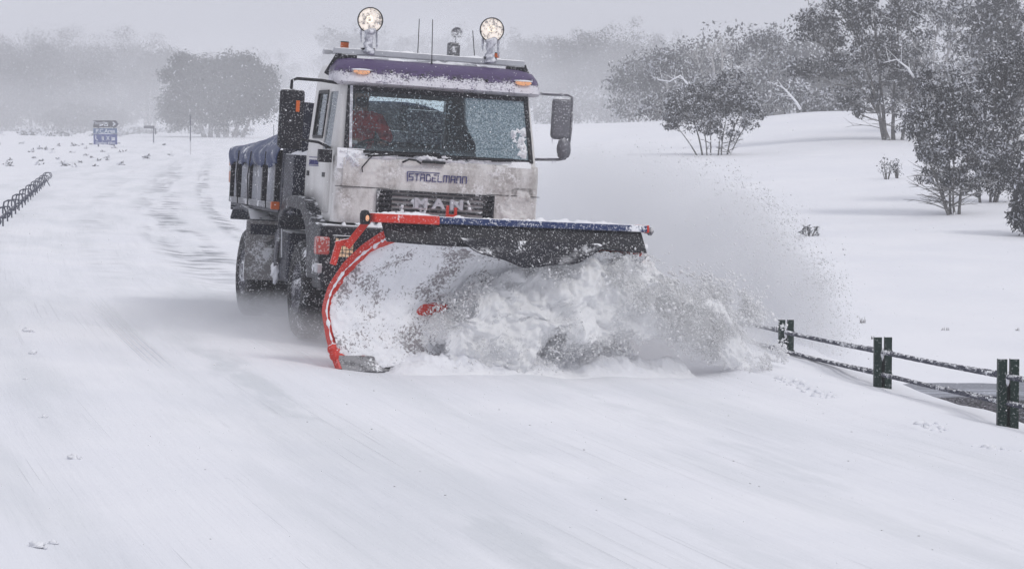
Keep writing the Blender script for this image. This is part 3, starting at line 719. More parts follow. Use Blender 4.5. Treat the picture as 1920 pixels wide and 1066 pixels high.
for s in (-1, 1):
    ys_ = [2.80, 3.62, 4.52, 5.42, 5.90]
    for y0, y1 in zip(ys_[:-1], ys_[1:]):
        b = MB(); xo = s * 1.236
        kx = 14; vs = []
        for i in range(kx + 1):
            t_ = i / kx; bul = s * (.012 * math.sin(t_ * math.pi) + .012 * math.sin(t_ * 9 + y0 * 3))
            for z in (1.47, 1.75, 2.03): vs.append((xo + bul, y0 + .05 + (y1 - y0 - .1) * t_, z))
        b.add(vs, [(i * 3 + j, i * 3 + j + 1, (i + 1) * 3 + j + 1, (i + 1) * 3 + j) for i in range(kx) for j in range(2)])
        b.build('side_panel', M['panel'], body, smooth=True)
    for y in ys_[1:-1] + [2.78, 5.93]:
        b = MB(); b.box(s * 1.25 - .03, s * 1.25 + .03, y - .03, y + .03, 1.40, 2.08); b.build('side_rib', M['black'], body, bevel=.006)
    b = MB(); b.box(s * 1.26 - .03, s * 1.26 + .03, Y0, Y1 - .06, 1.40, 1.47); b.build('side_rail', M['icegrey'], body, bevel=.01)
    for y, y2 in ((3.3, 3.1), (4.3, 4.35), (5.2, 5.1)):
        b = MB(); b.tube([(s * 1.31, y, 2.06), (s * 1.33, (y + y2) / 2 + .03, 1.75), (s * 1.31, y2, 1.40)], .008, 5); b.build('tie_cord', M['blackclean'], truck)
# tarpaulin heaped over the load
V = []; nu, nv = 70, 90
for i in range(nu + 1):
    u = i / nu
    for j in range(nv + 1):
        v = j / nv; y = 2.60 + 3.42 * v
        tt = u * 2 - 1; at_ = abs(tt)
        wr = mnoise.noise(Vector((tt * 1.5, y * 2.2, 0))) * .05 + mnoise.noise(Vector((tt * 2, y * 7, 3))) * .03
        heap = .56 * (1 - v) ** 1.0 + .06
        if at_ < .84:
            q_ = at_ / .84; x = math.copysign(q_ * 1.28, tt); z = 2.10 + heap * (1 - q_ ** 3) + wr * (1 - .5 * q_)
        else:
            q_ = (at_ - .84) / .16; x = math.copysign(1.28 + .03 * math.sin(q_ * 3) + .025 * math.sin(y * 14 + q_ * 2) * q_, tt)
            z = 2.10 + wr * .5 - q_ * (.20 + .02 * math.sin(y * 9) + .02 * math.sin(y * 23))
        V.append((x, y, z))
F_ = [(i * (nv + 1) + j, (i + 1) * (nv + 1) + j, (i + 1) * (nv + 1) + j + 1, i * (nv + 1) + j + 1) for i in range(nu) for j in range(nv)]
b = MB(); b.add(V, F_); tarp = b.build('tarpaulin', M['tarp'], truck, smooth=True)
md = tarp.modifiers.new('t', 'SOLIDIFY'); md.thickness = .01
crust('tarp_snow', lambda u, v: ((-1.22 + .5 * u, 2.62 + .7 * v, 2.12 + .25 * u), (-.5, 0, .9)), 30, 30, .09, tarp, thr=-.05, fr=5, seed=14)

# roof bar, work lamps, beacons, antennas
b = MB(); b.box(-1.11, 1.05, .57, .64, 3.17, 3.235)
rb = b.build('roof_bar', M['alu'], truck, bevel=.006)
b = MB(); b.box(-1.18, -1.10, .80, .86, 3.165, 3.215); b.box(-1.10, 1.0, .803, .85, 3.17, 3.21); b.build('rear_roof_bar', M['alu'], truck, bevel=.004)
for s in (-1, 1):
    b = MB(); b.bar((s * 1.0, .62, 3.17), (s * 1.13, .66, 2.92), .10, .13); b.box(s * .95 - .09, s * .95 + .09, .52, .68, 3.10, 3.165); b.build('bar_bracket', M['black'], rb, bevel=.01)
crust('roof_snow', lambda u, v: ((-.95 + 1.9 * u, .50 + 1.1 * v, 3.115), (0, 0, 1)), 90, 40, .06, cab, thr=-.6, fr=3, seed=6)
crust('bar_snow', lambda u, v: ((-.85 + 1.8 * u, .57 + .07 * v, 3.235), (0, 0, 1)), 90, 6, .03, rb, thr=-.5, fr=6, seed=17)
def worklamp(x, z, r, lit):
    Mx = Matrix.Translation((x, .56, z)) @ Matrix.Rotation(R(90), 4, 'X') @ Matrix.Rotation(R(-4), 4, 'Y')
    b = MB(); b.lathe([(r * .92, .0), (r, .004), (r, -.02), (r * .97, -.03), (r * .75, -.10), (r * .4, -.15), (0, -.16)], 36, Mx)
    h = b.build('work_lamp', M['blackclean'], truck, smooth=True, auto=35)
    b = MB(); b.lathe([(0, .002), (r * .5, .0), (r * .93, -.008)], 36, Mx); b.build('lens', M['lampon'], h, smooth=True)
    b = MB(); b.lathe([(.028, .004), (.034, .008), (.028, .010)], 18, Mx @ Matrix.Translation((-.01, .01, 0)), closed=True); b.build('bulb_ring', M['bulb'], h)
    # ice sheathed stand
    b = MB(); zb = 3.22; b.tube([(x, .57, zb), (x, .585, (zb + z - r) / 2), (x, .59, z - r + .02)], .02, 8); b.box(x - .07, x + .07, .55, .65, zb + .005, zb + .03); b.build('lamp_stand', M['black'], h)
    b = MB(); pts = []; rr = []
    for i in range(9):
        t_ = i / 8; pts.append((x + .012 * math.sin(i * 2.1 + x), .575, zb - .04 + (z - r * .62 - zb + .04) * t_)); rr.append((.085 - .075 * t_ * (1 - t_) * 2 + .02 * math.sin(i * 3 + x)) * (1 if t_ < .95 else .9))
    b.tube(pts, rr, 12); 
    for q in range(4):
        xx_ = x - .09 + .06 * q; b.tube([(xx_, .60, z - r * .8 + .02 * abs(q - 1.5)), (xx_ + .005, .60, z - r - .05 - .04 * (q % 2)), (xx_ + .01, .6, z - r - .12 - .05 * (q % 2))], [.022, .015, .003], 6)
    o = b.build('ice_sheath', M['ice'], h, smooth=True); o['kind'] = 'stuff'
    dm = o.modifiers.new('s', 'SUBSURF'); dm.levels = 1; dm.render_levels = 1
    dv = o.modifiers.new('d', 'DISPLACE'); tx = bpy.data.textures.new('lump', 'CLOUDS'); tx.noise_scale = .05; dv.texture = tx; dv.strength = .03
worklamp(-.73, 3.555, .142, True); worklamp(.648, 3.55, .137, True)
def beacon(x, y, z):
    b = MB(); b.lathe([(0, .0), (.055, .0), (.055, .02), (.048, .025)], 18, Matrix.Translation((x, y, z))); o = b.build('beacon', M['blackclean'], truck, smooth=True, auto=30)
    b = MB(); b.lathe([(.046, .022), (.046, .09), (.042, .098), (0, .10)], 18, Matrix.Translation((x, y, z))); b.build('beacon_dome', M['amber'], o, smooth=True, auto=30)
    b = MB(); b.lathe([(.047, .093), (.047, .103), (0, .106)], 18, Matrix.Translation((x, y, z))); b.build('beacon_cap', M['blackclean'], o)
beacon(-.944, .83, 3.212); beacon(.775, .83, 3.212)
for (xa, ya, za, xb, zb) in ((-.073, 1.0, 3.12, -.079, 3.634), (-.041, .45, 3.11, -.06, 3.607), (.531, .8, 3.20, .49, 3.54)):
    b = MB(); b.tube([(xa, ya, za), (xa * .95 + xb * .05, ya, za + .05), (xb, ya, zb)], [.016, .0055, .0045], 7); b.build('antenna', M['blackclean'], truck)
b = MB(); b.box(.545, .68, 2.05, 2.17, 1.4, 3.455); b.build('exhaust_stack', M['steel'], truck, bevel=.02)
b = MB(); b.lathe([(0, .0), (.06, .004), (.066, .01), (.066, -.01), (.05, -.05), (0, -.07)], 20, Matrix.Translation((.625, 2.05, 3.565)) @ Matrix.Rotation(R(90), 4, 'X')); b.tube([(.63, 2.1, 3.44), (.625, 2.08, 3.53)], .008, 6); b.build('rear_lamp', M['icegrey'], truck, smooth=True, auto=40)

# mirrors
def rbox(b, x0, x1, y0, y1, z0, z1): b.box(x0, x1, y0, y1, z0, z1)
b = MB(); b.box(-1.745, -1.475, .16, .27, 2.10, 2.745); mi = b.build('mirror', M['black'], truck, bevel=.05, seg=4)
b = MB(); b.box(-1.71, -1.51, .266, .276, 2.14, 2.70); b.build('mirror_glass', M['mirror'], mi)
b = MB(); b.box(-1.575, -1.535, .145, .165, 2.50, 2.62); b.build('reflector', M['amber'], mi, bevel=.004)
b = MB(); b.tube([(-1.10, .30, 2.84), (-1.3, .24, 2.855), (-1.57, .20, 2.855), (-1.625, .2, 2.83), (-1.63, .2, 2.70)], .017, 8); b.build('mirror_arm', M['blackclean'], truck, smooth=True)
b = MB(); b.tube([(-1.12, .45, 2.14), (-1.19, .25, 2.15), (-1.30, .2, 2.19), (-1.52, .2, 2.21)], .015, 8); b.build('mirror_arm', M['blackclean'], truck, smooth=True)
b = MB(); b.box(-1.31, -1.165, .08, .17, 1.98, 2.12); b.tube([(-1.22, .12, 2.10), (-1.23, .16, 2.17), (-1.28, .2, 2.19)], .014, 6); b.build('kerb_mirror', M['black'], truck, bevel=.02)
b = MB(); b.box(1.295, 1.505, .16, .28, 2.385, 2.845); mi = b.build('mirror', M['icegrey'], truck, bevel=.05, seg=4)
b = MB(); b.ball((1.435, .17, 2.285), .075, .07, .115, 14, .25, seed=3); b.ball((1.49, .2, 2.28), .045, .05, .09, 10, .2); b.build('wide_mirror', M['icegrey'], truck, smooth=True)
b = MB(); b.tube([(1.08, .30, 2.875), (1.3, .24, 2.875), (1.46, .22, 2.882), (1.515, .22, 2.86), (1.525, .22, 2.5), (1.50, .2, 2.25), (1.47, .2, 2.18), (1.40, .2, 2.165), (1.12, .25, 2.15)], .016, 8); b.build('mirror_arm', M['icegrey'], truck, smooth=True)
b = MB()
for x, z, l in ((1.33, 2.16, .05), (1.36, 2.155, .035), (1.31, 2.39, .06)): b.tube([(x, .2, z), (x + .004, .2, z - l)], [.008, .001], 5)
b.build('icicles', M['ice'], truck)['kind'] = 'stuff'
# cab inside
b = MB(); b.box(-1.08, 1.08, .12, 1.70, 1.46, 1.50); b.build('cab_floor', M['interior'], truck)
b = MB(); b.box(-1.05, 1.05, .12, .42, 1.75, 2.09); b.build('dashboard', M['interior'], truck, bevel=.03)
for x in (-.66, .62):
    b = MB(); b.box(x - .24, x + .24, .85, 1.32, 1.82, 1.98); b.box(x - .23, x + .23, 1.25, 1.38, 1.95, 2.52); b.box(x - .13, x + .13, 1.28, 1.36, 2.54, 2.70); b.box(x - .15, x + .15, .95, 1.2, 1.5, 1.82); b.build('seat', M['seat'], truck, bevel=.03)
b = MB(); b.lathe([(.225 + .014 * math.cos(a), .014 * math.sin(a)) for a in np.linspace(0, 2 * math.pi, 8, endpoint=False)], 28, Matrix.Translation((-.62, .56, 2.12)) @ Matrix.Rotation(R(-38), 4, 'X'), closed=True)
b.tube([(-.62, .56, 2.12), (-.62, .42, 1.95)], .03, 8); b.tube([(-.84, .56, 2.12), (-.40, .56, 2.12)], .012, 6); b.build('steering_wheel', M['blackclean'], truck, smooth=True)
pane('rear_window', [(-.5, 1.74, 2.26), (.47, 1.74, 2.26), (.47, 1.74, 2.76), (-.5, 1.74, 2.76)], glassmat('rear_glass', spk=.2))
b = MB(); b.box(-1.02, -.90, .20, .215, 2.20, 2.235, Matrix.Translation((0, -.1, 0))); b.build('windscreen_tag', M['polewhite'], truck)

# driver
DM = TM @ Matrix.Translation((-.66, 1.12, 1.98))
def skin(name, verts, edges, radii, mat, parent, mw=None, sub=2, rootv=0):
    me = bpy.data.meshes.new(name); me.from_pydata(verts, edges, []); me.materials.append(mat)
    o = link(bpy.data.objects.new(name, me), parent)
    if mw is not None: o.matrix_world = mw
    md = o.modifiers.new('skin', 'SKIN'); md.use_smooth_shade = True
    if not me.skin_vertices: me.attributes.new
    bm_ = None
    sl_ = me.skin_vertices[0] if len(me.skin_vertices) else None
    if sl_ is None:
        import bmesh
        bm_ = bmesh.new(); bm_.from_mesh(me); bm_.verts.layers.skin.verify(); bm_.to_mesh(me); bm_.free(); sl_ = me.skin_vertices[0]
    for i, r_ in enumerate(radii): sl_.data[i].radius = (r_, r_) if not isinstance(r_, tuple) else r_
    for i in range(len(verts)): sl_.data[i].use_root = (i == rootv)
    s_ = o.modifiers.new('sub', 'SUBSURF'); s_.levels = sub; s_.render_levels = sub
    return o
mskin = NM('face_skin'); mskin = mskin.base((.42, .26, .21), .6)
mjack = NM('red_jacket'); mjack.bump(mjack.noise(18, 4), .5, .02); mjack = mjack.base(mjack.mix(mjack.ramp(mjack.noise(9, 3), .4, .65), (.60, .05, .05), (.32, .03, .04)), .8)
mhat = NM('dark_beanie').base((.015, .015, .02), .9); mtrou = NM('dark_trousers').base((.02, .022, .03), .9)
# body: pelvis at the origin, facing -Y
vb = [(0, 0, .08), (0, .03, .30), (0, .02, .50), (0, -.01, .60), (0, -.03, .68), (0, -.05, .77), (0, -.045, .84),
      (-.19, .0, .50), (-.27, -.16, .30), (-.17, -.42, .24), (-.15, -.50, .25), (.19, .0, .50), (.28, -.16, .30), (.17, -.42, .24), (.15, -.50, .25),
      (-.11, -.10, .07), (-.13, -.48, .08), (-.13, -.52, -.30), (-.13, -.66, -.40), (.11, -.10, .07), (.13, -.48, .08), (.13, -.52, -.30), (.13, -.66, -.40)]
eb = [(0, 1), (1, 2), (2, 3), (3, 4), (4, 5), (5, 6), (2, 7), (7, 8), (8, 9), (9, 10), (2, 11), (11, 12), (12, 13), (13, 14), (0, 15), (15, 16), (16, 17), (17, 18), (0, 19), (19, 20), (20, 21), (21, 22)]
rbd = [.15, .14, .13, .06, .075, .10, .085, .07, .05, .035, .038, .07, .05, .035, .038, .09, .07, .05, .045, .09, .07, .05, .045]
person = skin('person', vb, eb, rbd, mskin, None, DM)
tag(person, 'driver in a red jacket and dark beanie at the wheel behind the truck windscreen', 'person')
vj = [(0, 0, .06), (0, .03, .30), (0, .02, .50), (0, .0, .57), (-.20, .0, .50), (-.28, -.16, .30), (-.17, -.41, .25), (.20, .0, .50), (.29, -.16, .30), (.17, -.41, .25)]
skin('jacket', vj, [(0, 1), (1, 2), (2, 3), (2, 4), (4, 5), (5, 6), (2, 7), (7, 8), (8, 9)], [.19, .185, .17, .085, .10, .075, .055, .10, .075, .055], mjack, person)
skin('trousers', [(0, 0, .05), (-.11, -.10, .07), (-.13, -.48, .08), (-.13, -.52, -.28), (.11, -.10, .07), (.13, -.48, .08), (.13, -.52, -.28)], [(0, 1), (1, 2), (2, 3), (0, 4), (4, 5), (5, 6)], [.17, .11, .085, .065, .11, .085, .065], mtrou, person)
b = MB(); b.ball((0, -.035, .845), .112, .122, .10, 16); b.build('beanie', mhat, person, smooth=True)
b = MB(); b.ball((0, -.075, .705), .075, .075, .075, 14, .2); b.build('beard', mhat, person, smooth=True)
b = MB()
for s in (-1, 1): b.ball((s * .035, -.142, .79), .013, .01, .009, 8)
b.build('eyes', mhat, person, smooth=True)
b = MB(); b.ball((0, -.152, .765), .015, .025, .028, 8); b.build('nose', mskin, person, smooth=True)
for s in (-1, 1):
    for q in range(5):
        if q < 4:
            z0 = .255 + .0 * q; a0 = (s * .15 + (q - 1.5) * .022 * s, -.525, .265 - .004 * q)
            pts = [a0, (a0[0], -.575, .275), (a0[0], -.60 + .004 * q, .25), (a0[0], -.575, .222)]
            b = MB(); b.tube(pts, [.0105, .010, .009, .007], 7)
        else:
            b = MB(); b.tube([(s * .12, -.49, .25), (s * .10, -.54, .235), (s * .105, -.575, .235)], [.012, .011, .008], 7)
        b.build('finger', mskin, person, smooth=True)

# ------------------------------------------------------------------ the plow (parts of the truck)
PO = Vector((-1.655, 25.3, .005)); PU = Vector((math.cos(R(30)), math.sin(R(30)), -.058)); PW = Vector((math.sin(R(30)), -math.cos(R(30)), 0))
def pl(u, w_, h): return TI @ (PO + PU * u + PW * w_ + Vector((0, 0, h)))
PF = [(0, 0), (-.10, .13), (-.21, .32), (-.28, .55), (-.28, .78), (-.20, 1.0), (-.04, 1.18), (.12, 1.29), (.22, 1.34)]
def prof(v):
    hh = np.linspace(0, 1, len(PF)); return float(np.interp(v, hh, [p[0] for p in PF])), float(np.interp(v, hh, [p[1] for p in PF]))
def u0(h): return .0 + .42 * float(np.clip((h - .55) / .8, 0, 1)) ** 1.5 - .02 * math.sin(h * 2.2)
PL = 3.40
def blade(u, v, off=0.):
    w_, h = prof(v); w2, h2 = prof(min(1, v + .02)); w1, h1 = prof(max(0, v - .02))
    nn = Vector((h2 - h1, -(w2 - w1))).normalized()       # (w, h) normal pointing forward
    k_ = 1 + .10 * u
    uu = u0(h) + (PL - u0(h)) * u
    return pl(uu, (w_ + nn.x * off) * (1 - .1 * u), (h + nn.y * off) * (1 - .03 * u)), nn
b = MB(); nu, nv = 60, 32; vs = []
for i in range(nu + 1):
    for j in range(nv + 1): vs.append(blade(i / nu, j / nv)[0])
b.add(vs, [(i * (nv + 1) + j, (i + 1) * (nv + 1) + j, (i + 1) * (nv + 1) + j + 1, i * (nv + 1) + j + 1) for i in range(nu) for j in range(nv)])
mb_ = b.build('plow_blade', M['red'], truck, smooth=True); md = mb_.modifiers.new('t', 'SOLIDIFY'); md.thickness = .018
# red edge plate along the left end
b = MB(); pts = []
for j in range(33):
    v = j / 32; pts.append((blade(-.002, v, .03)[0], blade(-.002, v, -.05)[0], blade(-.009, v, .03)[0], blade(-.009, v, -.05)[0]))
b.v = [tuple(p) for q in pts for p in q]
for j in range(32):
    a = j * 4
    b.f += [(a, a + 4, a + 5, a + 1), (a + 2, a + 3, a + 7, a + 6), (a, a + 2, a + 6, a + 4), (a + 1, a + 5, a + 7, a + 3)]
b.m = [0] * len(b.f); b.build('edge_plate', M['red'], mb_)
b = MB(); b.tube([blade(-.006, v, .035)[0] for v in np.linspace(.12, .97, 60)], [max(.0015, .009 + .022 * mnoise.noise(Vector((i * .33, 1, 4))) + .012 * mnoise.noise(Vector((i * .9, 7, 4)))) for i in range(60)], 7); b.build('edge_snow', M['snow'], mb_, smooth=True)['kind'] = 'stuff'
b = MB()
for (u, w_, h) in ((-.045, .02, .20), (-.03, .035, .14)): b.ball(pl(u, w_ - .12, h), .05, .05, .055, 10, .4)
b.build('edge_bolt', M['red'], mb_, smooth=True)
# cutting edge
b = MB(); vs = []
for i in range(13):
    u = i / 12 * PL
    for (w_, h) in ((.02, -.03), (.03, .0), (-.09, .14), (-.11, .13)): vs.append(pl(u, w_, h))
b.add(vs, [(i * 4 + j, i * 4 + (j + 1) % 4, (i + 1) * 4 + (j + 1) % 4, (i + 1) * 4 + j) for i in range(12) for j in range(4)] + [(0, 3, 2, 1), (48, 49, 50, 51)]); b.build('cutting_edge', M['steel'], mb_)
# crust of plowed snow on the blade face
mrim = NM('blade_snow'); X_ = mrim.noise(38, 4, .7); Y_ = mrim.noise(3.2, 4, .6)
msk = mrim.ramp(mrim.math('ADD', X_, mrim.math('MULTIPLY', Y_, .9)), .80, .93)
mrim.bump(mrim.noise(34, 5, .75), .45, .02)
M['bladesnow'] = mrim.base(mrim.mix(msk, (.30, .28, .29), (.88, .89, .92)), .8)
V = []; nu, nv = 300, 130
for i in range(nu + 1):
    for j in range(nv + 1):
        u = i / nu; v = j / nv
        vv = v * .985 + .015
        P_ = Vector((u * 3.6, v * 1.7, 0))
        q = 1.0 * mnoise.noise(P_ * 1.6 + Vector((3, 1, 0))) + .7 * mnoise.noise(P_ * 4.2) + .45 * mnoise.noise(P_ * 10 + Vector((0, 0, 2))) + .3 * mnoise.noise(P_ * 24)
        edge = np.clip(min(u / .05, 1), 0, 1); redtop = np.clip((v - .72) / .25, 0, 1) * np.clip(1 - u / .22, 0, 1); redtop2 = np.clip(1 - (u * 3.6 + .0) / .22, 0, 1) * .9 * np.clip((v - .3) / .4, 0, 1)
        h = max(.045 + .045 * q, .012) - .13 * redtop * (1 + .4 * q) - .07 * redtop2 - .035 * (1 - edge) + .02 * min(1, u * 3)
        gap = math.exp(-(((u * 3.4 - 1.12) * .9 + (v - .40) * .8) / .20) ** 2 - (((v - .40) - (u * 3.4 - 1.12) * .16) / .055) ** 2); h -= .13 * gap * (.75 + .5 * q)
        low = np.clip(1 - v / .22, 0, 1) * np.clip(1 - abs(u - .06) / .10, 0, 1); h -= .10 * low
        V.append(blade(u * .992 + .008, vv, max(h, -.012 if (u < .2 or gap > .45) else .034))[0])
idx2 = np.arange((nu + 1) * (nv + 1)).reshape(nu + 1, nv + 1)
F2 = np.stack([idx2[:-1, :-1], idx2[1:, :-1], idx2[1:, 1:], idx2[:-1, 1:]], -1).reshape(-1, 4)
o = np_mesh('blade_snow', V, F2, M['bladesnow'], parent=mb_, smooth=True); o['kind'] = 'stuff'
b = MB(); b.tube([blade(u, .985, -.03)[0] + Vector((0, 0, .0)) for u in np.linspace(.30, 1.0, 60)], [.040 + .016 * mnoise.noise(Vector((i * .7, 2, 2))) for i in range(60)], 8)
b.build('lip_snow', M['snow'], mb_, smooth=True)['kind'] = 'stuff'
# top deflector bar: red then blue
def pbox(ua, ub, wa, wb, ha, hb, ha2=None, hb2=None):
    ha2 = ha if ha2 is None else ha2; hb2 = hb if hb2 is None else hb2
    vs = [pl(u, w_, h) for (u, h0, h1) in ((ua, ha, hb), (ub, ha2, hb2)) for w_ in (wa, wb) for h in (h0, h1)]
    b = MB(); b.add(vs, [(0, 1, 3, 2), (4, 6, 7, 5), (0, 4, 5, 1), (2, 3, 7, 6), (0, 2, 6, 4), (1, 5, 7, 3)]); return b
pbox(.22, .93, .08, .30, 1.455, 1.545).build('deflector_arm', M['red'], mb_, bevel=.015)
pbox(.94, 3.40, -.02, .22, 1.465, 1.535, 1.475, 1.545).build('deflector_beam', M['blue'], mb_, bevel=.012)
b = pbox(3.38, 3.41, -.025, .225, 1.47, 1.55); b.build('beam_end', M['red'], mb_, bevel=.01)
b = MB(); b.ball(pl(3.49, .1, 1.49), .05, .05, .035, 12, .8); b.build('end_snow', M['icegrey'], mb_, smooth=True)['kind'] = 'stuff'
def barfn(a, c, w0, w1, h):
    return lambda u, v: (pl(a + (c - a) * u, w0 + (w1 - w0) * v, h + .01 * u), (0, 0, 1))
crust('beam_snow', barfn(.26, .9, .12, .29, 1.548), 60, 12, .035, mb_, thr=-.15, fr=9, seed=4)
crust('beam_snow', barfn(1.0, 3.36, .0, .2, 1.538), 160, 10, .045, mb_, thr=.0, fr=7, seed=9)
# braces and lamp at the near end
b = MB(); b.bar(pl(.05, .02, 1.20), pl(.24, .12, 1.48), .05, .07); b.bar(pl(.30, .05, 1.20), pl(.55, .15, 1.46), .05, .07); b.build('brace', M['red'], mb_, bevel=.006)
b = MB(); b.bar(pl(-.04, -.1, 1.02), pl(.02, -.08, 1.24), .09, .06); b.bar(pl(-.02, -.08, 1.22), pl(.12, -.02, 1.26), .07, .06); b.build('hinge_block', M['red'], mb_, bevel=.01)
b = MB(); b.lathe([(0, .0), (.045, .0), (.05, .03), (.05, .10), (.035, .13), (0, .14)], 16, TI @ Matrix.Translation(PO + PU * .16 + PW * .2 + Vector((0, 0, 1.43)))); lm = b.build('marker_light', M['blackclean'], mb_, smooth=True, auto=40)
b = MB(); b.ball(pl(.16, .252, 1.49), .02, .014, .03, 8); b.build('marker_lens', M['markeron'], mb_, smooth=True)
# black rubber flap and sagging canvas under the beam
def sheetw(ua, ub, top, botfn, wfn, name, mat, nu=60, nv=10):
    b = MB(); vs = []
    for i in range(nu + 1):
        u = ua + (ub - ua) * i / nu
        for j in range(nv + 1):
            v = j / nv; h = top + (botfn(u) - top) * v; vs.append(pl(u, wfn(u, v), h))
    b.add(vs, [(i * (nv + 1) + j, (i + 1) * (nv + 1) + j, (i + 1) * (nv + 1) + j + 1, i * (nv + 1) + j + 1) for i in range(nu) for j in range(nv)])
    o = b.build(name, mat, mb_, smooth=True); md = o.modifiers.new('t', 'SOLIDIFY'); md.thickness = .012; return o
sheetw(.35, 3.34, 1.47, lambda u: 1.29 - .04 * math.sin(min(u, 2.4) * 1.3) - .03 * max(0, (u - 2.4)), lambda u, v: .16 + .12 * v + .01 * math.sin(u * 9) * v, 'rubber_flap', M['black'])
sheetw(1.15, 2.75, 1.33, lambda u: 1.29 - .21 * max(0, math.sin((u - 1.15) / 1.6 * math.pi)) ** .8 - .015 * math.sin(u * 11), lambda u, v: .30 + .10 * v + .03 * math.sin(u * 7 + v * 4) * v, 'canvas_skirt', M['flapcanvas'])
# push frame
b = MB()
for u in (1.1, 2.1):
    b.bar(pl(u, -.28, .55), Vector(((-.45 if u < 1.5 else .45), -.05, .75)), .10, .14)
    b.bar(pl(u, -.25, 1.0), Vector(((-.35 if u < 1.5 else .35), -.10, 1.15)), .07, .07)
b.bar(pl(.6, -.30, .6), pl(3.0, -.30, .6), .1, .12); b.build('push_frame', M['red'], truck, bevel=.01)
b = MB(); b.bar((.045, -.30, 1.3), (.045, -.30, 1.60), .022, .03); b.bar((.135, -.30, 1.3), (.135, -.30, 1.58), .022, .03); b.bar((.045, -.30, 1.49), (.135, -.30, 1.49), .02, .03); b.bar((.09, -.30, 1.34), (.12, -.1, 1.2), .04, .04); b.build('lift_bracket', M['red'], truck)

# ------------------------------------------------------------------ trees
def leafmat(name, a, b_):
    k = NM(name); return k.base(k.mix(k.ramp(k.noise(1.6, 4), .35, .65), a, b_), .7, 0, .3)
M['leaf'] = leafmat('gum_leaf', (.032, .036, .042), (.072, .076, .078)); M['leafsnow'] = leafmat('snow_on_leaf', (.62, .63, .68), (.8, .81, .86))
M['leafgrey'] = leafmat('grey_gum_leaf', (.05, .054, .06), (.10, .105, .11))
def leaves(centres, rad, n, size, flat=.8, snowp=.2, g=None, droop=.5):
    """returns verts (4m,3) and faces with a material choice"""
    g = g or rng
    C = np.asarray(centres); m = len(C) * n
    c = np.repeat(C, n, 0); r_ = np.repeat(np.asarray(rad), n)
    d = g.normal(size=(m, 3)); d /= np.linalg.norm(d, axis=1, keepdims=True); d *= (g.random((m, 1)) ** .45)
    d[:, 2] *= flat
    P = c + d * r_[:, None]
    a = g.normal(size=(m, 3)); a[:, 2] -= droop; a /= np.linalg.norm(a, axis=1, keepdims=True)
    q = g.normal(size=(m, 3)); s1 = np.cross(a, q); s1 /= np.linalg.norm(s1, axis=1, keepdims=True)
    L = size * (.6 + .8 * g.random((m, 1))); W = L * (.30 + .2 * g.random((m, 1)))
    V = np.stack([P, P + a * L * .5 + s1 * W * .5, P + a * L, P + a * L * .5 - s1 * W * .5], 1).reshape(-1, 3)
    F = np.arange(m * 4).reshape(m, 4)
    up = d[:, 2] / flat
    mi = ((g.random(m) < snowp * (.55 + .9 * np.clip(up + .3, 0, 1)) * (.4 + 1.2 * np.repeat(g.random(len(C)), n)))).astype(int)
    return V, F, mi
def curve(a, b_, bend, k=6):
    a = Vector(a); b_ = Vector(b_); m = (a + b_) / 2 + Vector(bend); out = []
    for i in range(k + 1):
        t = i / k; out.append(a * (1 - t) ** 2 + m * 2 * t * (1 - t) + b_ * t * t)
    return out
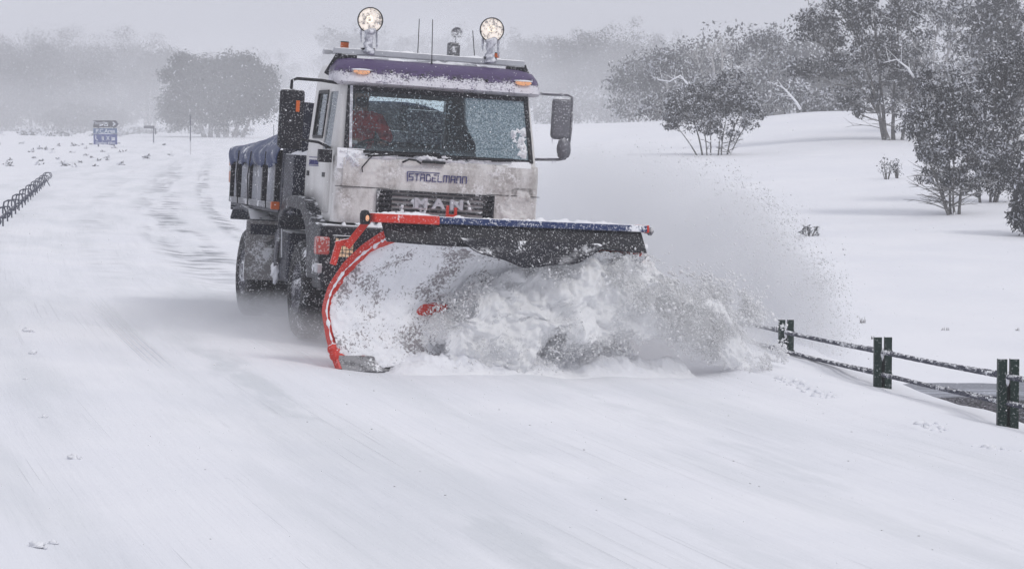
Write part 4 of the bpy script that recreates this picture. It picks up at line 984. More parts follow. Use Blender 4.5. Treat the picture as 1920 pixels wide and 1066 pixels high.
def make_tree(name, label, cat, base, blobs, stems, nclump, nleaf, lsize, lrad, seed, group=None, bark='bark', leaf='leaf', snowp=.2, stemr=.07, twigs=2, dead=0, low=0, top_level=True, tree_name=None):
    """blobs: (x, y, z, rx, ry, rz, weight) relative to the base; stems: (x_base, x_top, z_top)"""
    g = np.random.default_rng(seed); rd = random.Random(seed)
    root = empty(name, base); tag(root, label, cat, group)
    cs = []; rs = []
    wts = np.array([q[6] for q in blobs], float); wts /= wts.sum()
    for bi in g.choice(len(blobs), nclump, p=wts):
        x, y, z, rx, ry, rz, _ = blobs[bi]
        d = g.normal(size=3); d /= np.linalg.norm(d); d *= g.random() ** .40
        cs.append((x + d[0] * rx, y + d[1] * ry, z + d[2] * rz)); rs.append(lrad * (.55 + .9 * g.random()))
    b = MB(); S = []
    for xb, xt, zt in stems:
        yb = rd.uniform(-.15, .15) * 1.; top = (xt, rd.uniform(-.5, .5) * .4, zt)
        pts = curve((xb, yb, -.15), top, (( xb - xt) * .18 + rd.uniform(-.08, .08) * zt, rd.uniform(-.1, .1) * zt, rd.uniform(-.02, .1) * zt), 8)
        pts = [p + Vector((mnoise.noise(p * 1.3 + Vector((seed, 0, 0))), mnoise.noise(p * 1.3 + Vector((0, seed, 0))), 0)) * .05 * zt * .25 for p in pts]
        r0 = stemr * rd.uniform(.75, 1.2); rr = [r0 * (1.25 if i == 0 else 1 - .085 * i) for i in range(9)]
        b.tube(pts, rr, 7, cap=False); S.append((pts, rr))
    for c, r_ in zip(cs, rs):
        best = None
        for pts, rr in S:
            for i in range(2, 9):
                p = pts[i]
                dd = (p - Vector(c)).length + max(0, p.z - c[2] + .15 * (c[2])) * 2.2
                if best is None or dd < best[0]: best = (dd, p, rr[i])
        _, p, r0 = best
        L = (Vector(c) - p).length
        pts = curve(p, c, (rd.uniform(-.12, .12) * L, rd.uniform(-.12, .12) * L, -.10 * L), 4)
        r0 = min(r0 * .55, .012 + .014 * L)
        b.tube(pts, [r0 * (1 - .19 * i) for i in range(5)], 4, cap=False)
        for q in range(twigs):
            e_ = Vector(c) + Vector((rd.uniform(-1, 1), rd.uniform(-1, 1), rd.uniform(-.5, 1))) * r_ * .9
            b.tube([pts[3], (pts[3] + e_) / 2 + Vector((0, 0, .03)), e_], [r0 * .35, r0 * .25, r0 * .12], 3, cap=False)
    for q in range(low):
        pts, rr = rd.choice(S); p = pts[rd.choice((1, 2, 3))]; an = rd.uniform(0, 6.28); L = rd.uniform(.4, 1.) * stems[0][2] * .42
        e_ = p + Vector((math.cos(an) * L, math.sin(an) * L, rd.uniform(-.05, .5) * L))
        pc = curve(p, e_, (0, 0, .12 * L), 4); b.tube(pc, [.018, .014, .011, .008, .004], 4, cap=False)
        for w_ in range(4):
            o_ = pc[rd.choice((1, 2, 3))]; e2 = o_ + Vector((math.cos(an + rd.uniform(-1, 1)), math.sin(an + rd.uniform(-1, 1)), rd.uniform(-.2, .7))) * L * .35
            b.tube([o_, e2], [.008, .003], 3, cap=False)
    b.build('trunk', [M[bark]], root, smooth=True)
    if nleaf:
        V, F, mi = leaves(cs, rs, nleaf, lsize, .75, snowp, g)
        o = np_mesh('crown', V, F, [M[leaf], M['leafsnow']], mi, root)
    return root
def px2(px, row, d, ref):
    """offset from the base `ref` of the place seen at (px,row), distance d"""
    x = (px - 960) / FOC * d; z = CAMZ - (row - HOR) / FOC * d
    return x - ref[0], z - ref[2]
def tree_px(name, label, cat, px, row, d, blobs, stems, *a, **kw):
    """outline read off the photograph, built at its own distance and true size"""
    base = at(px, row, d); bl = []
    for (cx, cyy, rx, ry, wt) in blobs:
        x, z = px2(cx, cyy, d, base); s = d / FOC; bl.append((x, 0, z, rx * s, max(rx, ry) * s * .8, ry * s, wt))
    st = []
    for (xb, xt, rt) in stems:
        x0, _ = px2(xb, row, d, base); x1, zt = px2(xt, rt, d, base); st.append((x0, x1, zt))
    return make_tree(name, label, cat, base, bl, st, *a, **kw)

# the dark rounded shrub in front of the wood
tree_px('snow_gum_shrub', 'dense dark rounded shrub with many thin stems alone on the snow slope', 'shrub', 1335, 291, 93,
    [(1285, 200, 44, 40, 1.1), (1325, 190, 45, 42, 1.1), (1365, 170, 38, 40, 1.1), (1395, 200, 38, 45, 1.1), (1335, 215, 80, 26, 1.0), (1262, 215, 16, 16, .25), (1258, 238, 12, 14, .12), (1350, 245, 60, 22, .35), (1412, 200, 18, 26, .3)],
    [(1318, 1285, 200), (1325, 1300, 190), (1332, 1330, 180), (1345, 1350, 165), (1352, 1375, 180), (1362, 1400, 190), (1366, 1415, 215), (1310, 1270, 240)],
    260, 62, .10, .21, 5, stemr=.030, low=14, snowp=.34)
# tall trees right of it
tree_px('snow_gum', 'tall snow gum with three slim leaning trunks at the top of the slope', 'tree', 1660, 291, 98,
    [(1530, 55, 50, 42, 1.2), (1600, 25, 60, 40, 1.2), (1625, 90, 60, 55, 1.4), (1500, 130, 34, 20, .5), (1560, 120, 40, 30, .6), (1680, 60, 60, 60, 1.2), (1610, 165, 50, 28, .5), (1655, 195, 30, 20, .2), (1705, 225, 26, 26, .2), (1580, 190, 20, 10, .15), (1610, 210, 12, 10, .12), (1700, 140, 50, 60, .9), (1660, -20, 90, 40, .8)],
    [(1658, 1590, 30), (1661, 1640, 60), (1674, 1680, 20), (1690, 1720, 90), (1668, 1560, 100)],
    300, 58, .13, .27, 6, stemr=.075, low=10, snowp=.22, bark='bark')
tree_px('snow_gum', 'broad spreading snow gum with pale limbs behind the slim leaning one', 'tree', 1745, 262, 118,
    [(1760, 20, 70, 55, 1.2), (1820, 60, 60, 60, 1.2), (1700, 10, 60, 45, 1), (1880, 30, 60, 60, 1.2), (1800, 140, 70, 50, .8), (1880, 150, 60, 60, 1)],
    [(1745, 1700, 60), (1750, 1760, 20), (1756, 1800, 30), (1762, 1860, 50)],
    270, 46, .15, .30, 7, stemr=.085, snowp=.30, bark='barkpale', leaf='leafgrey')
tree_px('snow_gum', 'bushy leaning snow gum with forked base and bare low twigs, lowest on the right slope', 'tree', 1786, 402, 66,
    [(1765, 170, 55, 45, 1.1), (1740, 220, 45, 40, .8), (1800, 210, 50, 60, 1.2), (1770, 270, 45, 40, .8), (1830, 260, 40, 60, 1), (1745, 280, 30, 26, .35), (1775, 325, 42, 30, .5), (1820, 335, 34, 30, .45), (1730, 250, 34, 40, .5)],
    [(1782, 1735, 200), (1785, 1760, 170), (1790, 1800, 180), (1797, 1825, 230), (1780, 1715, 250)],
    430, 46, .09, .17, 8, stemr=.036, low=44, snowp=.34)
tree_px('snow_gum', 'thick-leaved snow gum between the forked one and the photo edge', 'tree', 1860, 400, 69,
    [(1860, 180, 50, 60, 1.2), (1890, 250, 45, 60, 1.1), (1850, 290, 36, 45, .8), (1900, 130, 60, 60, 1.2), (1905, 310, 30, 40, .6), (1870, 335, 40, 30, .6)],
    [(1838, 1840, 230), (1858, 1860, 180), (1862, 1890, 200), (1866, 1910, 260)],
    370, 46, .095, .18, 9, stemr=.038, low=14, snowp=.28)
tree_px('snow_gum_shrub', 'dark leafy shrub cut by the right edge of the photo, drooping over the snow', 'shrub', 1945, 432, 60,
    [(1925, 330, 30, 50, 1), (1912, 400, 16, 34, .6), (1950, 360, 50, 70, 1.4)],
    [(1940, 1915, 380), (1945, 1935, 300), (1952, 1970, 320)],
    170, 50, .10, .16, 10, stemr=.04, low=4, snowp=.2)
tree_px('snow_gum', 'upper crown tree filling the top right corner, paler than its neighbours', 'tree', 1890, 300, 100,
    [(1850, 80, 60, 60, 1), (1900, 60, 60, 70, 1.1), (1900, 190, 60, 60, 1), (1940, 120, 50, 90, 1), (1840, 10, 60, 40, .7)],
    [(1880, 1850, 80), (1886, 1890, 50), (1892, 1920, 90)],
    230, 38, .16, .30, 12, stemr=.08, snowp=.28, leaf='leafgrey')
# middle distance
def mid(label, px, row, d, blobs, stems, n, seed, **kw):
    kk = dict(stemr=.10, snowp=.3, bark='barkpale', leaf='leafgrey', twigs=1); kk.update(kw)
    return tree_px(kw.pop('nm', 'snow_gum'), label, 'tree', px, row, d, blobs, stems, n, kk.pop('nl', 30), kk.pop('ls', .22), kk.pop('lr', .5), seed, group='trees along the crest behind the shrub', **kk)
mid('arching see-through gum with a high domed crown on the crest, left of the tall trees', 1430, 225, 165, [(1425, 78, 42, 22, 1.4), (1385, 100, 24, 20, .5), (1462, 100, 24, 22, .6), (1440, 130, 34, 24, .5), (1430, 175, 60, 40, 1.0)],
    [(1422, 1395, 90), (1426, 1420, 70), (1432, 1440, 68), (1438, 1465, 90)], 120, 31)
mid('bare grey tree with upright leafless branches on the crest', 1345, 228, 170, [(1310, 100, 22, 22, 1), (1345, 85, 26, 22, 1), (1375, 90, 20, 20, 1), (1340, 140, 40, 22, 1)],
    [(1340, 1300, 95), (1342, 1325, 80), (1346, 1350, 70), (1349, 1375, 80), (1352, 1390, 100)], 70, 32, nl=0, twigs=5, stemr=.12, low=10)
mid('grey gum with layered clumps just left of the bare tree', 1262, 232, 170, [(1250, 110, 30, 16, .9), (1280, 128, 30, 24, .9), (1232, 135, 22, 20, .6), (1240, 185, 30, 26, .7), (1290, 170, 30, 34, .8)],
    [(1255, 1240, 110), (1262, 1270, 110), (1268, 1290, 130)], 110, 33)
mid('low grey thicket between the dark shrub and the tall leaning gum', 1480, 220, 150, [(1480, 185, 50, 34, 1.2), (1530, 190, 36, 24, .8), (1420, 200, 40, 26, .8), (1550, 205, 30, 16, .4)],
    [(1470, 1450, 170), (1480, 1485, 160), (1500, 1530, 175)], 130, 34, snowp=.42)
mid('low grey thicket just behind the left side of the dark shrub', 1290, 235, 160, [(1310, 180, 50, 40, 1), (1250, 200, 30, 30, .7), (1215, 205, 26, 26, .5), (1400, 165, 50, 40, .9)],
    [(1280, 1250, 190), (1290, 1300, 160), (1310, 1350, 160)], 140, 35, snowp=.35)
mid('round pale gum fading into the snow haze', 1188, 236, 250, [(1185, 135, 40, 24, 1.4), (1160, 160, 20, 16, .4), (1205, 165, 26, 22, .6), (1180, 195, 40, 30, .8)],
    [(1180, 1165, 150), (1188, 1188, 130), (1195, 1210, 150)], 110, 36, ls=.34, lr=1.1)
mid('faint rounded tree farthest left on the crest behind the mirror', 1100, 240, 290, [(1110, 195, 44, 34, 1.2), (1060, 205, 38, 30, 1), (1150, 205, 34, 30, .8), (1030, 215, 24, 22, .5)],
    [(1080, 1060, 190), (1100, 1110, 180), (1120, 1150, 190)], 150, 37, ls=.4, lr=1.2)
# snow covered fallen branches
def branch(label, pts, d, r0):
    P = [px2(px, row, d, (0, 0, 0)) for px, row in pts]
    b0 = at(pts[-1][0], pts[-1][1], d); root = empty('fallen_branch', b0); tag(root, label, 'branch')
    P = [Vector((x - b0[0], (i % 2) * .15, z - b0[2])) for i, (x, z) in enumerate(P)]
    b = MB(); b.tube(P, [r0 * (.4 + .6 * i / (len(P) - 1)) for i in range(len(P))], 6)
    for i in range(len(P) - 1):
        for q in range(2):
            m = P[i] * .6 + P[i + 1] * .4; b.tube([m, m + Vector((random.uniform(-.8, .3), random.uniform(-.3, .3), random.uniform(.1, .8)))], [r0 * .3, r0 * .08], 4)
    b.build('limb', M['snow'], root, smooth=True)
branch('snow-laden broken branch leaning in the grey thicket', [(1462, 160), (1478, 175), (1492, 192), (1500, 205)], 148, .09)
branch('snow-covered bough arching above the dark shrub', [(1232, 150), (1255, 153), (1275, 142), (1290, 160), (1300, 200)], 150, .08)
branch('snow-white bough across the tall trees', [(1655, 118), (1680, 112), (1700, 128), (1712, 145)], 97, .05)

# the great dome of a tree left of the truck and its neighbours
def dome(label, px, row, d, blobs, stems, n, seed, nl=60, nm='snow_gum', **kw):
    kk = dict(stemr=.22, snowp=.03, bark='barkpale', leaf='leaf', twigs=0); kk.update(kw)
    return tree_px(nm, label, 'tree', px, row, d, blobs, stems, n, int(nl * 1.5), .30, 1.1, seed, group='trees in the snow haze left of the truck', **kk)
dome('huge dome-shaped gum fading in the haze just left of the truck', 420, 247, 250, [(375, 160, 50, 45, 1.2), (420, 150, 56, 44, 1.2), (465, 165, 48, 45, 1.2), (360, 200, 38, 36, .9), (425, 205, 50, 36, 1), (330, 200, 18, 40, .5), (400, 125, 40, 20, .6), (322, 140, 16, 14, .25), (345, 118, 14, 9, .15), (502, 150, 14, 18, .25), (470, 118, 16, 9, .15), (450, 125, 36, 18, .5), (495, 185, 18, 36, .5)],
    [(385, 360, 180), (395, 390, 150), (410, 410, 140), (425, 430, 140), (440, 470, 150), (455, 490, 180)], 420, 41, nl=75)
dome('taller faint gum behind the left shoulder of the dome-shaped gum', 280, 238, 360, [(290, 130, 40, 30, 1), (320, 115, 30, 22, .7), (270, 180, 34, 40, 1), (300, 210, 24, 24, .4)],
    [(275, 270, 150), (282, 290, 130), (290, 310, 130)], 170, 42)
dome('darker low tree in the haze behind the blue road sign', 150, 246, 300, [(140, 212, 26, 22, 1), (180, 220, 34, 20, 1), (215, 222, 24, 18, .6), (110, 222, 20, 18, .4)],
    [(140, 135, 215), (160, 165, 210), (190, 195, 215)], 110, 43)
dome('small isolated tree in haze at the far left edge', 10, 248, 330, [(10, 222, 24, 22, 1), (-20, 215, 26, 26, 1)], [(5, 0, 215), (12, 15, 215)], 60, 44)
# far wood: one mass
def wood(name, label, items, seed, size):
    g = np.random.default_rng(seed); cs = []; rs = []; b = MB()
    for (x0, x1, d0, d1, h0, h1, n_) in items:
        for _ in range(n_):
            d = g.uniform(d0, d1); px = g.uniform(x0, x1); x = (px - 960) / FOC * d; z = gz(x, d); h = g.uniform(h0, h1)
            for q in range(9):
                a = g.normal(size=3) * np.array([.30, .30, .22]) * h; cs.append((x + a[0], d + a[1], z + h * .62 + a[2])); rs.append(h * .22)
            b.tube([(x, d, z - .3), (x + g.uniform(-.5, .5), d, z + h * .6)], [.22, .08], 4, cap=False)
    V, F, mi = leaves(cs, rs, 110, size, .8, .03, g); Vt = np.array(b.v); Ft = np.array(b.f)
    V2 = np.concatenate([V, Vt]); F2 = np.concatenate([F, Ft + len(V)]); mi2 = np.concatenate([mi, np.full(len(Ft), 2)])
    o = np_mesh(name, V2, F2, [M['leaf'], M['leafsnow'], M['bark']], mi2); tag(o, label, 'wood', kind='stuff')
wood('far_wood', 'pale wooded hillside fading in the haze on the left', [(-120, 300, 380, 520, 6, 10, 150), (240, 560, 440, 560, 5, 8, 36), (-100, 230, 330, 380, 4, 7, 34)], 50, .34)
wood('far_wood', 'faint wood in the haze between the truck and the crest trees', [(980, 1260, 330, 520, 5, 9, 90), (600, 1000, 400, 540, 6, 9, 60), (1250, 2000, 200, 330, 5, 8, 70)], 51, .36)
# heath along the far edge of the field
cs = []; rs = []
for i in range(75):
    px = rng.uniform(-60, 480); d = rng.uniform(250, 330); x = (px - 960) / FOC * d; cs.append((x, d, gz(x, d) + .2)); rs.append(rng.uniform(.35, .95))
V, F, mi = leaves(cs, rs, 60, .35, .45, .4); tag(np_mesh('heath', V, F, [M['leafgrey'], M['leafsnow']], mi), 'line of low snowy heath bushes along the far field edge', 'heath', kind='stuff')
cs = []; rs = []
for i in range(58):
    px = rng.choice([rng.uniform(-40, 330), rng.uniform(60, 230)]); d = rng.uniform(135, 215); x = (px - 960) / FOC * d; cs.append((x, d, gz(x, d) + .03)); rs.append(rng.uniform(.08, .28))
V, F, mi = leaves(cs, rs, 26, .18, .30, .4); tag(np_mesh('grass_tufts', V, F, [M['leafgrey'], M['leafsnow']], mi), 'grass tufts poking through the snowfield near the blue sign', 'grass', kind='stuff')

# single small plants on the slope
def plant(name, label, px, row, d, w_, h, n_, seed, cat='shrub'):
    base = at(px, row, d); g = np.random.default_rng(seed); rd = random.Random(seed)
    root = empty(name, base); tag(root, label, cat); s = d / FOC; b = MB(); cs = []
    for q in range(n_):
        e_ = (g.uniform(-.5, .5) * w_ * s, g.uniform(-.4, .4) * w_ * s, g.uniform(.25, 1.) * h * s); cs.append(e_)
        b.tube(curve((e_[0] * .25, e_[1] * .25, -.05), e_, (0, 0, .02), 3), [.014, .010, .007, .004], 4)
    b.build('stem', M['bark'], root)
    V, F, mi = leaves(cs, [.10 * h * s / .45 + .03] * len(cs), 20, .07, .9, .12, g); np_mesh('foliage', V, F, [M['leaf'], M['leafsnow']], mi, root)
plant('sapling', 'small two-headed sapling below the leaning trunks', 1662, 338, 78, 22, 40, 9, 1)
bp2 = None
plant('sapling', 'right-hand twin sapling beside the two-headed sapling', 1682, 337, 78.5, 20, 34, 8, 2)
plant('sapling', 'tiny dark shrub tip left of the forked gum', 1725, 361, 75, 17, 15, 6, 3)
plant('sapling', 'low dark half-buried shrub alone at the foot of the slope near the spray', 1518, 434, 60, 34, 16, 9, 4)
def tuft(label, px, row, d, w_, h, seed):
    base = at(px, row, d); g = np.random.default_rng(seed); b = MB(); s = d / FOC
    for q in range(14):
        x = g.uniform(-.5, .5) * w_ * s; y = g.uniform(-.05, .05); b.tube([(x, y, -.02), (x + g.uniform(-.3, .3) * w_ * s * .5, y, h * s * g.uniform(.2, 1))], [.006, .002], 3)
    o = b.build('grass_tuft', M['bark']); o.location = base; tag(o, label, 'grass tuft')
tuft('faint tuft of dry grass on the slope above the middle fence post', 1775, 627, 43, 16, 6, 1)
tuft('twiggy tuft beside the edge of the snow spray', 1619, 597, 44, 12, 12, 2)
tuft('small tuft at the right edge of the slope beyond the fence', 1911, 633, 43, 6, 6, 3)
tuft('bit of twig sticking out below the spray edge', 1637, 637, 42, 10, 7, 4)

# ------------------------------------------------------------------ rope fence
def rope(pts, r, pitch=.16, strands=3, n=5):
    """twisted rope along a polyline"""
    b = MB(); P = [Vector(p) for p in pts]; cum = [0]
    for a, c in zip(P[:-1], P[1:]): cum.append(cum[-1] + (c - a).length)
    L = cum[-1]; k = int(L / pitch * 7)
    for s_ in range(strands):
        q = []
        for i in range(k + 1):
            l = L * i / k; j = min(np.searchsorted(cum, l, side='right') - 1, len(P) - 2); t = (l - cum[j]) / (cum[j + 1] - cum[j])
            p = P[j].lerp(P[j + 1], t); d = (P[j + 1] - P[j]).normalized(); s1 = d.cross(Vector((0, 0, 1))).normalized(); s2 = d.cross(s1)
            a = 2 * math.pi * (l / pitch + s_ / strands); q.append(p + (s1 * math.cos(a) + s2 * math.sin(a)) * r * .52)
        b.tube(q, r * .56, n)
    return b
fposts = [(1893, 795, 24.0, .60), (1657, 735, 28.4, .60), (1475, 680, 33.4, .555)]
P3 = []
for px, row, d, h in fposts: P3.append((((px - 960) / FOC * d), d, CAMZ - (row - HOR) / FOC * d, h))
dv = Vector((P3[0][0] - P3[1][0], P3[0][1] - P3[1][1], 0)).normalized()
P3.insert(0, (P3[0][0] + .55, P3[0][1] - 4.6, P3[0][2] + .17, .62))
P3.append((P3[-1][0] - .75, P3[-1][1] + 4.9, P3[-1][2] - .10, .58))
P3.append((P3[-1][0] - .75, P3[-1][1] + 4.9, P3[-1][2] - .05, .58))
fence = empty('rope_fence', (P3[1][0], P3[1][1], P3[1][2])); tag(fence, 'roadside fence of dark green slotted posts joined by twisted ropes, right of the plow spray', 'fence')
FO = Vector(fence.location)
for i, (x, y, z, h) in enumerate(P3):
    c = Vector((x, y, z)) - FO
    b = MB(); g_ = gz(x, y) - z
    b.box(c.x - .095, c.x - .012, c.y - .05, c.y + .04, c.z - .5, c.z + h); b.box(c.x + .018, c.x + .098, c.y - .05, c.y + .04, c.z - .5, c.z + h)
    b.box(c.x - .090, c.x + .09, c.y + .042, c.y + .055, c.z - .5, c.z + h - .24)
    po = b.build('post', M['green'], fence, bevel=.006)
    b = MB(); b.ball((c.x - .01, c.y - .02, c.z + h - .19), .022, .05, .07, 8, .4, seed=i); b.build('snow_in_slot', M['snow'], po, smooth=True)['kind'] = 'stuff'
for i in range(len(P3) - 1):
    a = P3[i]; c = P3[i + 1]
    A = Vector(a[:3]) - FO; C = Vector(c[:3]) - FO
    for hh_, off in ((.165, 0), (.41, 0)):
        for side in (0, 1):
            pa = A + Vector((.10 if side else -.0, .075 if side else -.075, a[3] - hh_)); pc = C + Vector((.0, .075 if side else -.075, c[3] - hh_))
            pts = [pa.lerp(pc, t) - Vector((0, 0, (.004 + .016 * side) * 4 * t * (1 - t))) for t in np.linspace(0, 1, 9)]
            rope(pts, .025 if hh_ < .3 else .022).build('rope', M['rope'], fence, smooth=True)

# ------------------------------------------------------------------ low hooked rail on the left verge
rail = empty('verge_rail', at(30, 400, 62)); tag(rail, 'low dark rail with hooked posts running along the left verge', 'railing')
RO = Vector(rail.location); pr = []
A = ((-40 - 960) / FOC * 46, 46.); C = ((84 - 960) / FOC * 99, 99.)
npst = 20
for i in range(npst):
    t = (i / (npst - 1)) ** 1.0; x = A[0] + (C[0] - A[0]) * t; y = A[1] + (C[1] - A[1]) * t; z = gz(x, y); c = Vector((x, y, z)) - RO; pr.append(c)
    b = MB(); hk = .30 if i % 2 else .36
    b.tube([c + Vector((0, 0, -.2)), c + Vector((0, 0, hk)), c + Vector((.03, .0, hk + .16)), c + Vector((.12, 0, hk + .20)), c + Vector((.24, 0, hk + .20)), c + Vector((.28, 0, hk + .08)), c + Vector((.22, 0, hk - .02))], .019, 6)
    b.box(c.x - .05, c.x + .07, c.y - .03, c.y + .03, c.z + .16, c.z + .22); b.build('post', M['postdark'], rail)
for i in range(npst - 1):
    b = MB(); b.bar(pr[i] + Vector((.0, 0, .24)), pr[i + 1] + Vector((.0, 0, .24)), .03, .045); b.build('rail_bar', M['postdark'], rail)
b = MB(); b.bar(pr[-1] + Vector((0, 0, .34)), pr[-1] + Vector((.18, .1, .0)), .03, .03); b.build('end_stay', M['postdark'], rail)

# ------------------------------------------------------------------ road signs and snow poles
d = 196; bx = at(199, 288, d); s = d / FOC
sign = empty('road_sign', bx); tag(sign, 'blue service sign with white symbols under a dark top board, half plastered with snow', 'road sign')
def sxz(px, row): x, z = px2(px, row, d, bx); return x, z
for px in (185.5, 215):
    x, z = sxz(px, 290); x, z1 = sxz(px, 228); b = MB(); b.box(x - .045, x + .045, -.02, .05, z - .3, z1); b.build('post', M['postdark'], sign)
def boardmat(nm, col): k_ = NM(nm); m_ = k_.ramp(k_.math('ADD', k_.noise(1.6, 4, .6), k_.math('MULTIPLY', k_.noise(7, 3), .3)), .80, .86); return k_.base(k_.mix(m_, col, SNOW), .5)
def board(nm, x0, x1, r0, r1, mat):
    a, z1 = sxz(x0, r0); c_, z0 = sxz(x1, r1); b = MB(); b.box(a, c_, -.06, -.025, z0, z1); return b.build(nm, mat, sign)
board('top_board', 176.5, 219, 226, 239, boardmat('dark_brown_board', (.055, .055, .065)))
board('middle_board', 176.5, 221, 240.5, 250.5, boardmat('blue_board_faded', (.06, .12, .25)))
b3 = board('lower_board', 176.8, 221, 251.5, 271, boardmat('blue_board', (.035, .06, .24)))
msgn = NM('white_sign_print').base((.72, .74, .80), .6)
x, z = sxz(190, 231); text_obj('Thredbo', .34, Matrix.Translation((x, -.066, z)) @ FRONT, msgn, sign, 'lettering', .003)
x, z = sxz(199, 268); text_obj('Diggings 10km', .25, Matrix.Translation((x, -.066, z)) @ FRONT, msgn, sign, 'lettering', .003, bold=.004)
x, z = sxz(199, 246); text_obj('P.C.Area', .40, Matrix.Translation((x, -.066, z)) @ FRONT, msgn, sign, 'lettering', .003, bold=.006)
b = MB()   # symbols: handset, cup, crossed cutlery, bed, tent, arrow
def pt(px, row): x, z = sxz(px, row); return Vector((x, -.068, z))
def stroke(pts, w_): 
    for p, q in zip(pts[:-1], pts[1:]): b.bar(p, q, w_, .006, up=(0, 1, 0))
stroke([pt(182, 255), pt(180.5, 258), pt(182, 261.5), pt(185, 263)], .07)
stroke([pt(192.3, 255), pt(192.6, 262)], .03); stroke([pt(194.5, 256), pt(195, 263)], .10); stroke([pt(194, 258), pt(196.5, 258)], .09)
stroke([pt(201, 255), pt(206.5, 263)], .05); stroke([pt(206.5, 255), pt(201, 263)], .05)
stroke([pt(211, 262), pt(217, 262)], .10); stroke([pt(212, 259), pt(217, 259)], .10); stroke([pt(211, 256), pt(211, 264)], .04)
stroke([pt(197, 236), pt(200.5, 229.5), pt(204, 236), pt(197.5, 236)], .05); stroke([pt(188, 235.5), pt(195, 234)], .09)
stroke([pt(213, 229), pt(218, 232.5), pt(213, 236)], .09)
b.build('symbols', msgn, sign)
b = MB(); a, z1 = sxz(219, 226); c_, z2 = sxz(224, 232.5); a2, z3 = sxz(219, 239); b.add([(a, -.06, z1), (c_, -.06, z2), (a2, -.06, z3), (a, -.025, z1), (c_, -.025, z2), (a2, -.025, z3)], [(0, 2, 1), (3, 4, 5), (0, 1, 4, 3), (1, 2, 5, 4)]); b.build('board_point', M['postdark'], sign)

d = 215; bx = at(289, 277, d)
fs_ = empty('finger_sign', bx); tag(fs_, 'small grey finger sign on a single thin post beyond the blue sign', 'sign')
x, z1 = px2(289, 236, d, bx); b = MB(); b.box(x - .04, x + .04, -.03, .03, -.3, z1); b.build('post', M['postdark'], fs_)
x0, za = px2(271, 236, d, bx); x1, zb = px2(291, 241, d, bx); b = MB(); b.box(x0, x1, -.06, -.033, zb, za); b.build('board', surf('grey_board', (.12, .12, .14), specks=.3), fs_)
b = MB(); x2, z2 = px2(292, 240, d, bx); x3, z3 = px2(293, 252, d, bx); b.bar((x2, 0, z2), (x3, 0, z3), .07, .05); b.build('brace', M['postdark'], fs_)

def snowpole(label, px, row, top, d, bands, r=.03, lean=0):
    bx = at(px, row, d); root = empty('snow_pole', bx); tag(root, label, 'marker pole', 'snow poles beside the road')
    _, zt = px2(px, top, d, bx); n_ = len(bands); 
    for i, m_ in enumerate(bands):
        z0 = zt * i / n_ - (.2 if i == 0 else 0); z1 = zt * (i + 1) / n_
        b = MB(); b.tube([(lean * z0, 0, z0), (lean * z1, 0, z1)], r, 8); b.build('band', M[m_], root)
snowpole('thin dark snow pole standing in front of the dome-shaped tree', 358, 256, 215, 170, ['polewhite', 'postdark', 'postdark'], .035)
snowpole('faded orange and white snow pole just left of the load body', 431, 334, 279, 110, ['poleorange', 'poleorange', 'polewhite', 'poleorange', 'poleorange', 'polewhite'], .045, .04)
snowpole('short faint snow pole right of the dome-shaped tree', 514, 244, 234, 260, ['postdark'], .05)

# ------------------------------------------------------------------ clods on the road
for i, (px, row, d_, r_, lb) in enumerate([(133, 862, 0, .045, 'round snow lump alone on the left of the road'), (62, 1030, 0, .05, 'flattened icy lump nearest the camera, lower left'), (92, 1024, 0, .03, 'small bit of snow beside the nearest icy lump'),
        (58, 664, 0, .05, 'snow crumb on the left verge level with the blade'), (48, 622, 0, .06, 'pale ridge of crumbs at the left verge level with the front wheels'), (80, 784, 0, .03, 'tiny snow lump between the round lump and the verge'), (44, 712, 0, .022, 'speck of snow on the left verge just below the crumb')]):
    d_ = CAMZ * FOC / (row - HOR); r_ *= .62
    for _ in range(6): x = (px - 960) / FOC * d_; d_ = (CAMZ - gz(x, d_)) * FOC / (row - HOR)
    x = (px - 960) / FOC * d_; b = MB(); b.ball((0, 0, r_ * .35), r_ * 1.25, r_, r_ * .75, 16, .9, seed=i * 1.7)
    for q in range(4): b.ball((random.uniform(-2.4, 2.4) * r_, random.uniform(-2, 2) * r_, r_ * .1), r_ * .35, r_ * .35, r_ * .25, 8, .8, seed=q)
    o = b.build('snow_clod', M['snow'], smooth=True); o.location = (x, d_, gz(x, d_)); tag(o, lb, 'snow lump', 'snow lumps on the road')
# chunky lip of broken crust on the right shoulder
b = MB()
for i in range(420):
    y = rng.uniform(12, 27); t = 3.1 + .22 * float(vnoise(np.array([y * .7]), np.array([3.]))[0]) + rng.normal() * .07; x = t + float(road_x(y)); r_ = abs(rng.normal()) * .016 + .006
    if vnoise(np.array([y * 1.3]), np.array([9.]))[0] < -.1: continue
    b.ball((x, y, gz(x, y) + r_ * .2), r_ * 1.3, r_, r_ * .8, 6, .8, seed=i)
tag(b.build('snow_crumbs', M['snow'], smooth=True), 'crumbled snow crust strewn along the right shoulder', 'snow crumbs', kind='stuff')
b = MB()
for i in range(36):
    y = rng.uniform(13.5, 24); x = rng.uniform(-2.6, 3.2); r_ = rng.uniform(.002, .006); b.ball((x, y, gz(x, y) + r_ * .3), r_ * 1.5, r_, r_ * .7, 5, .6, seed=i)
tag(b.build('grit', M['bark']), 'dark grit scattered over the snowy road', 'grit', kind='stuff')

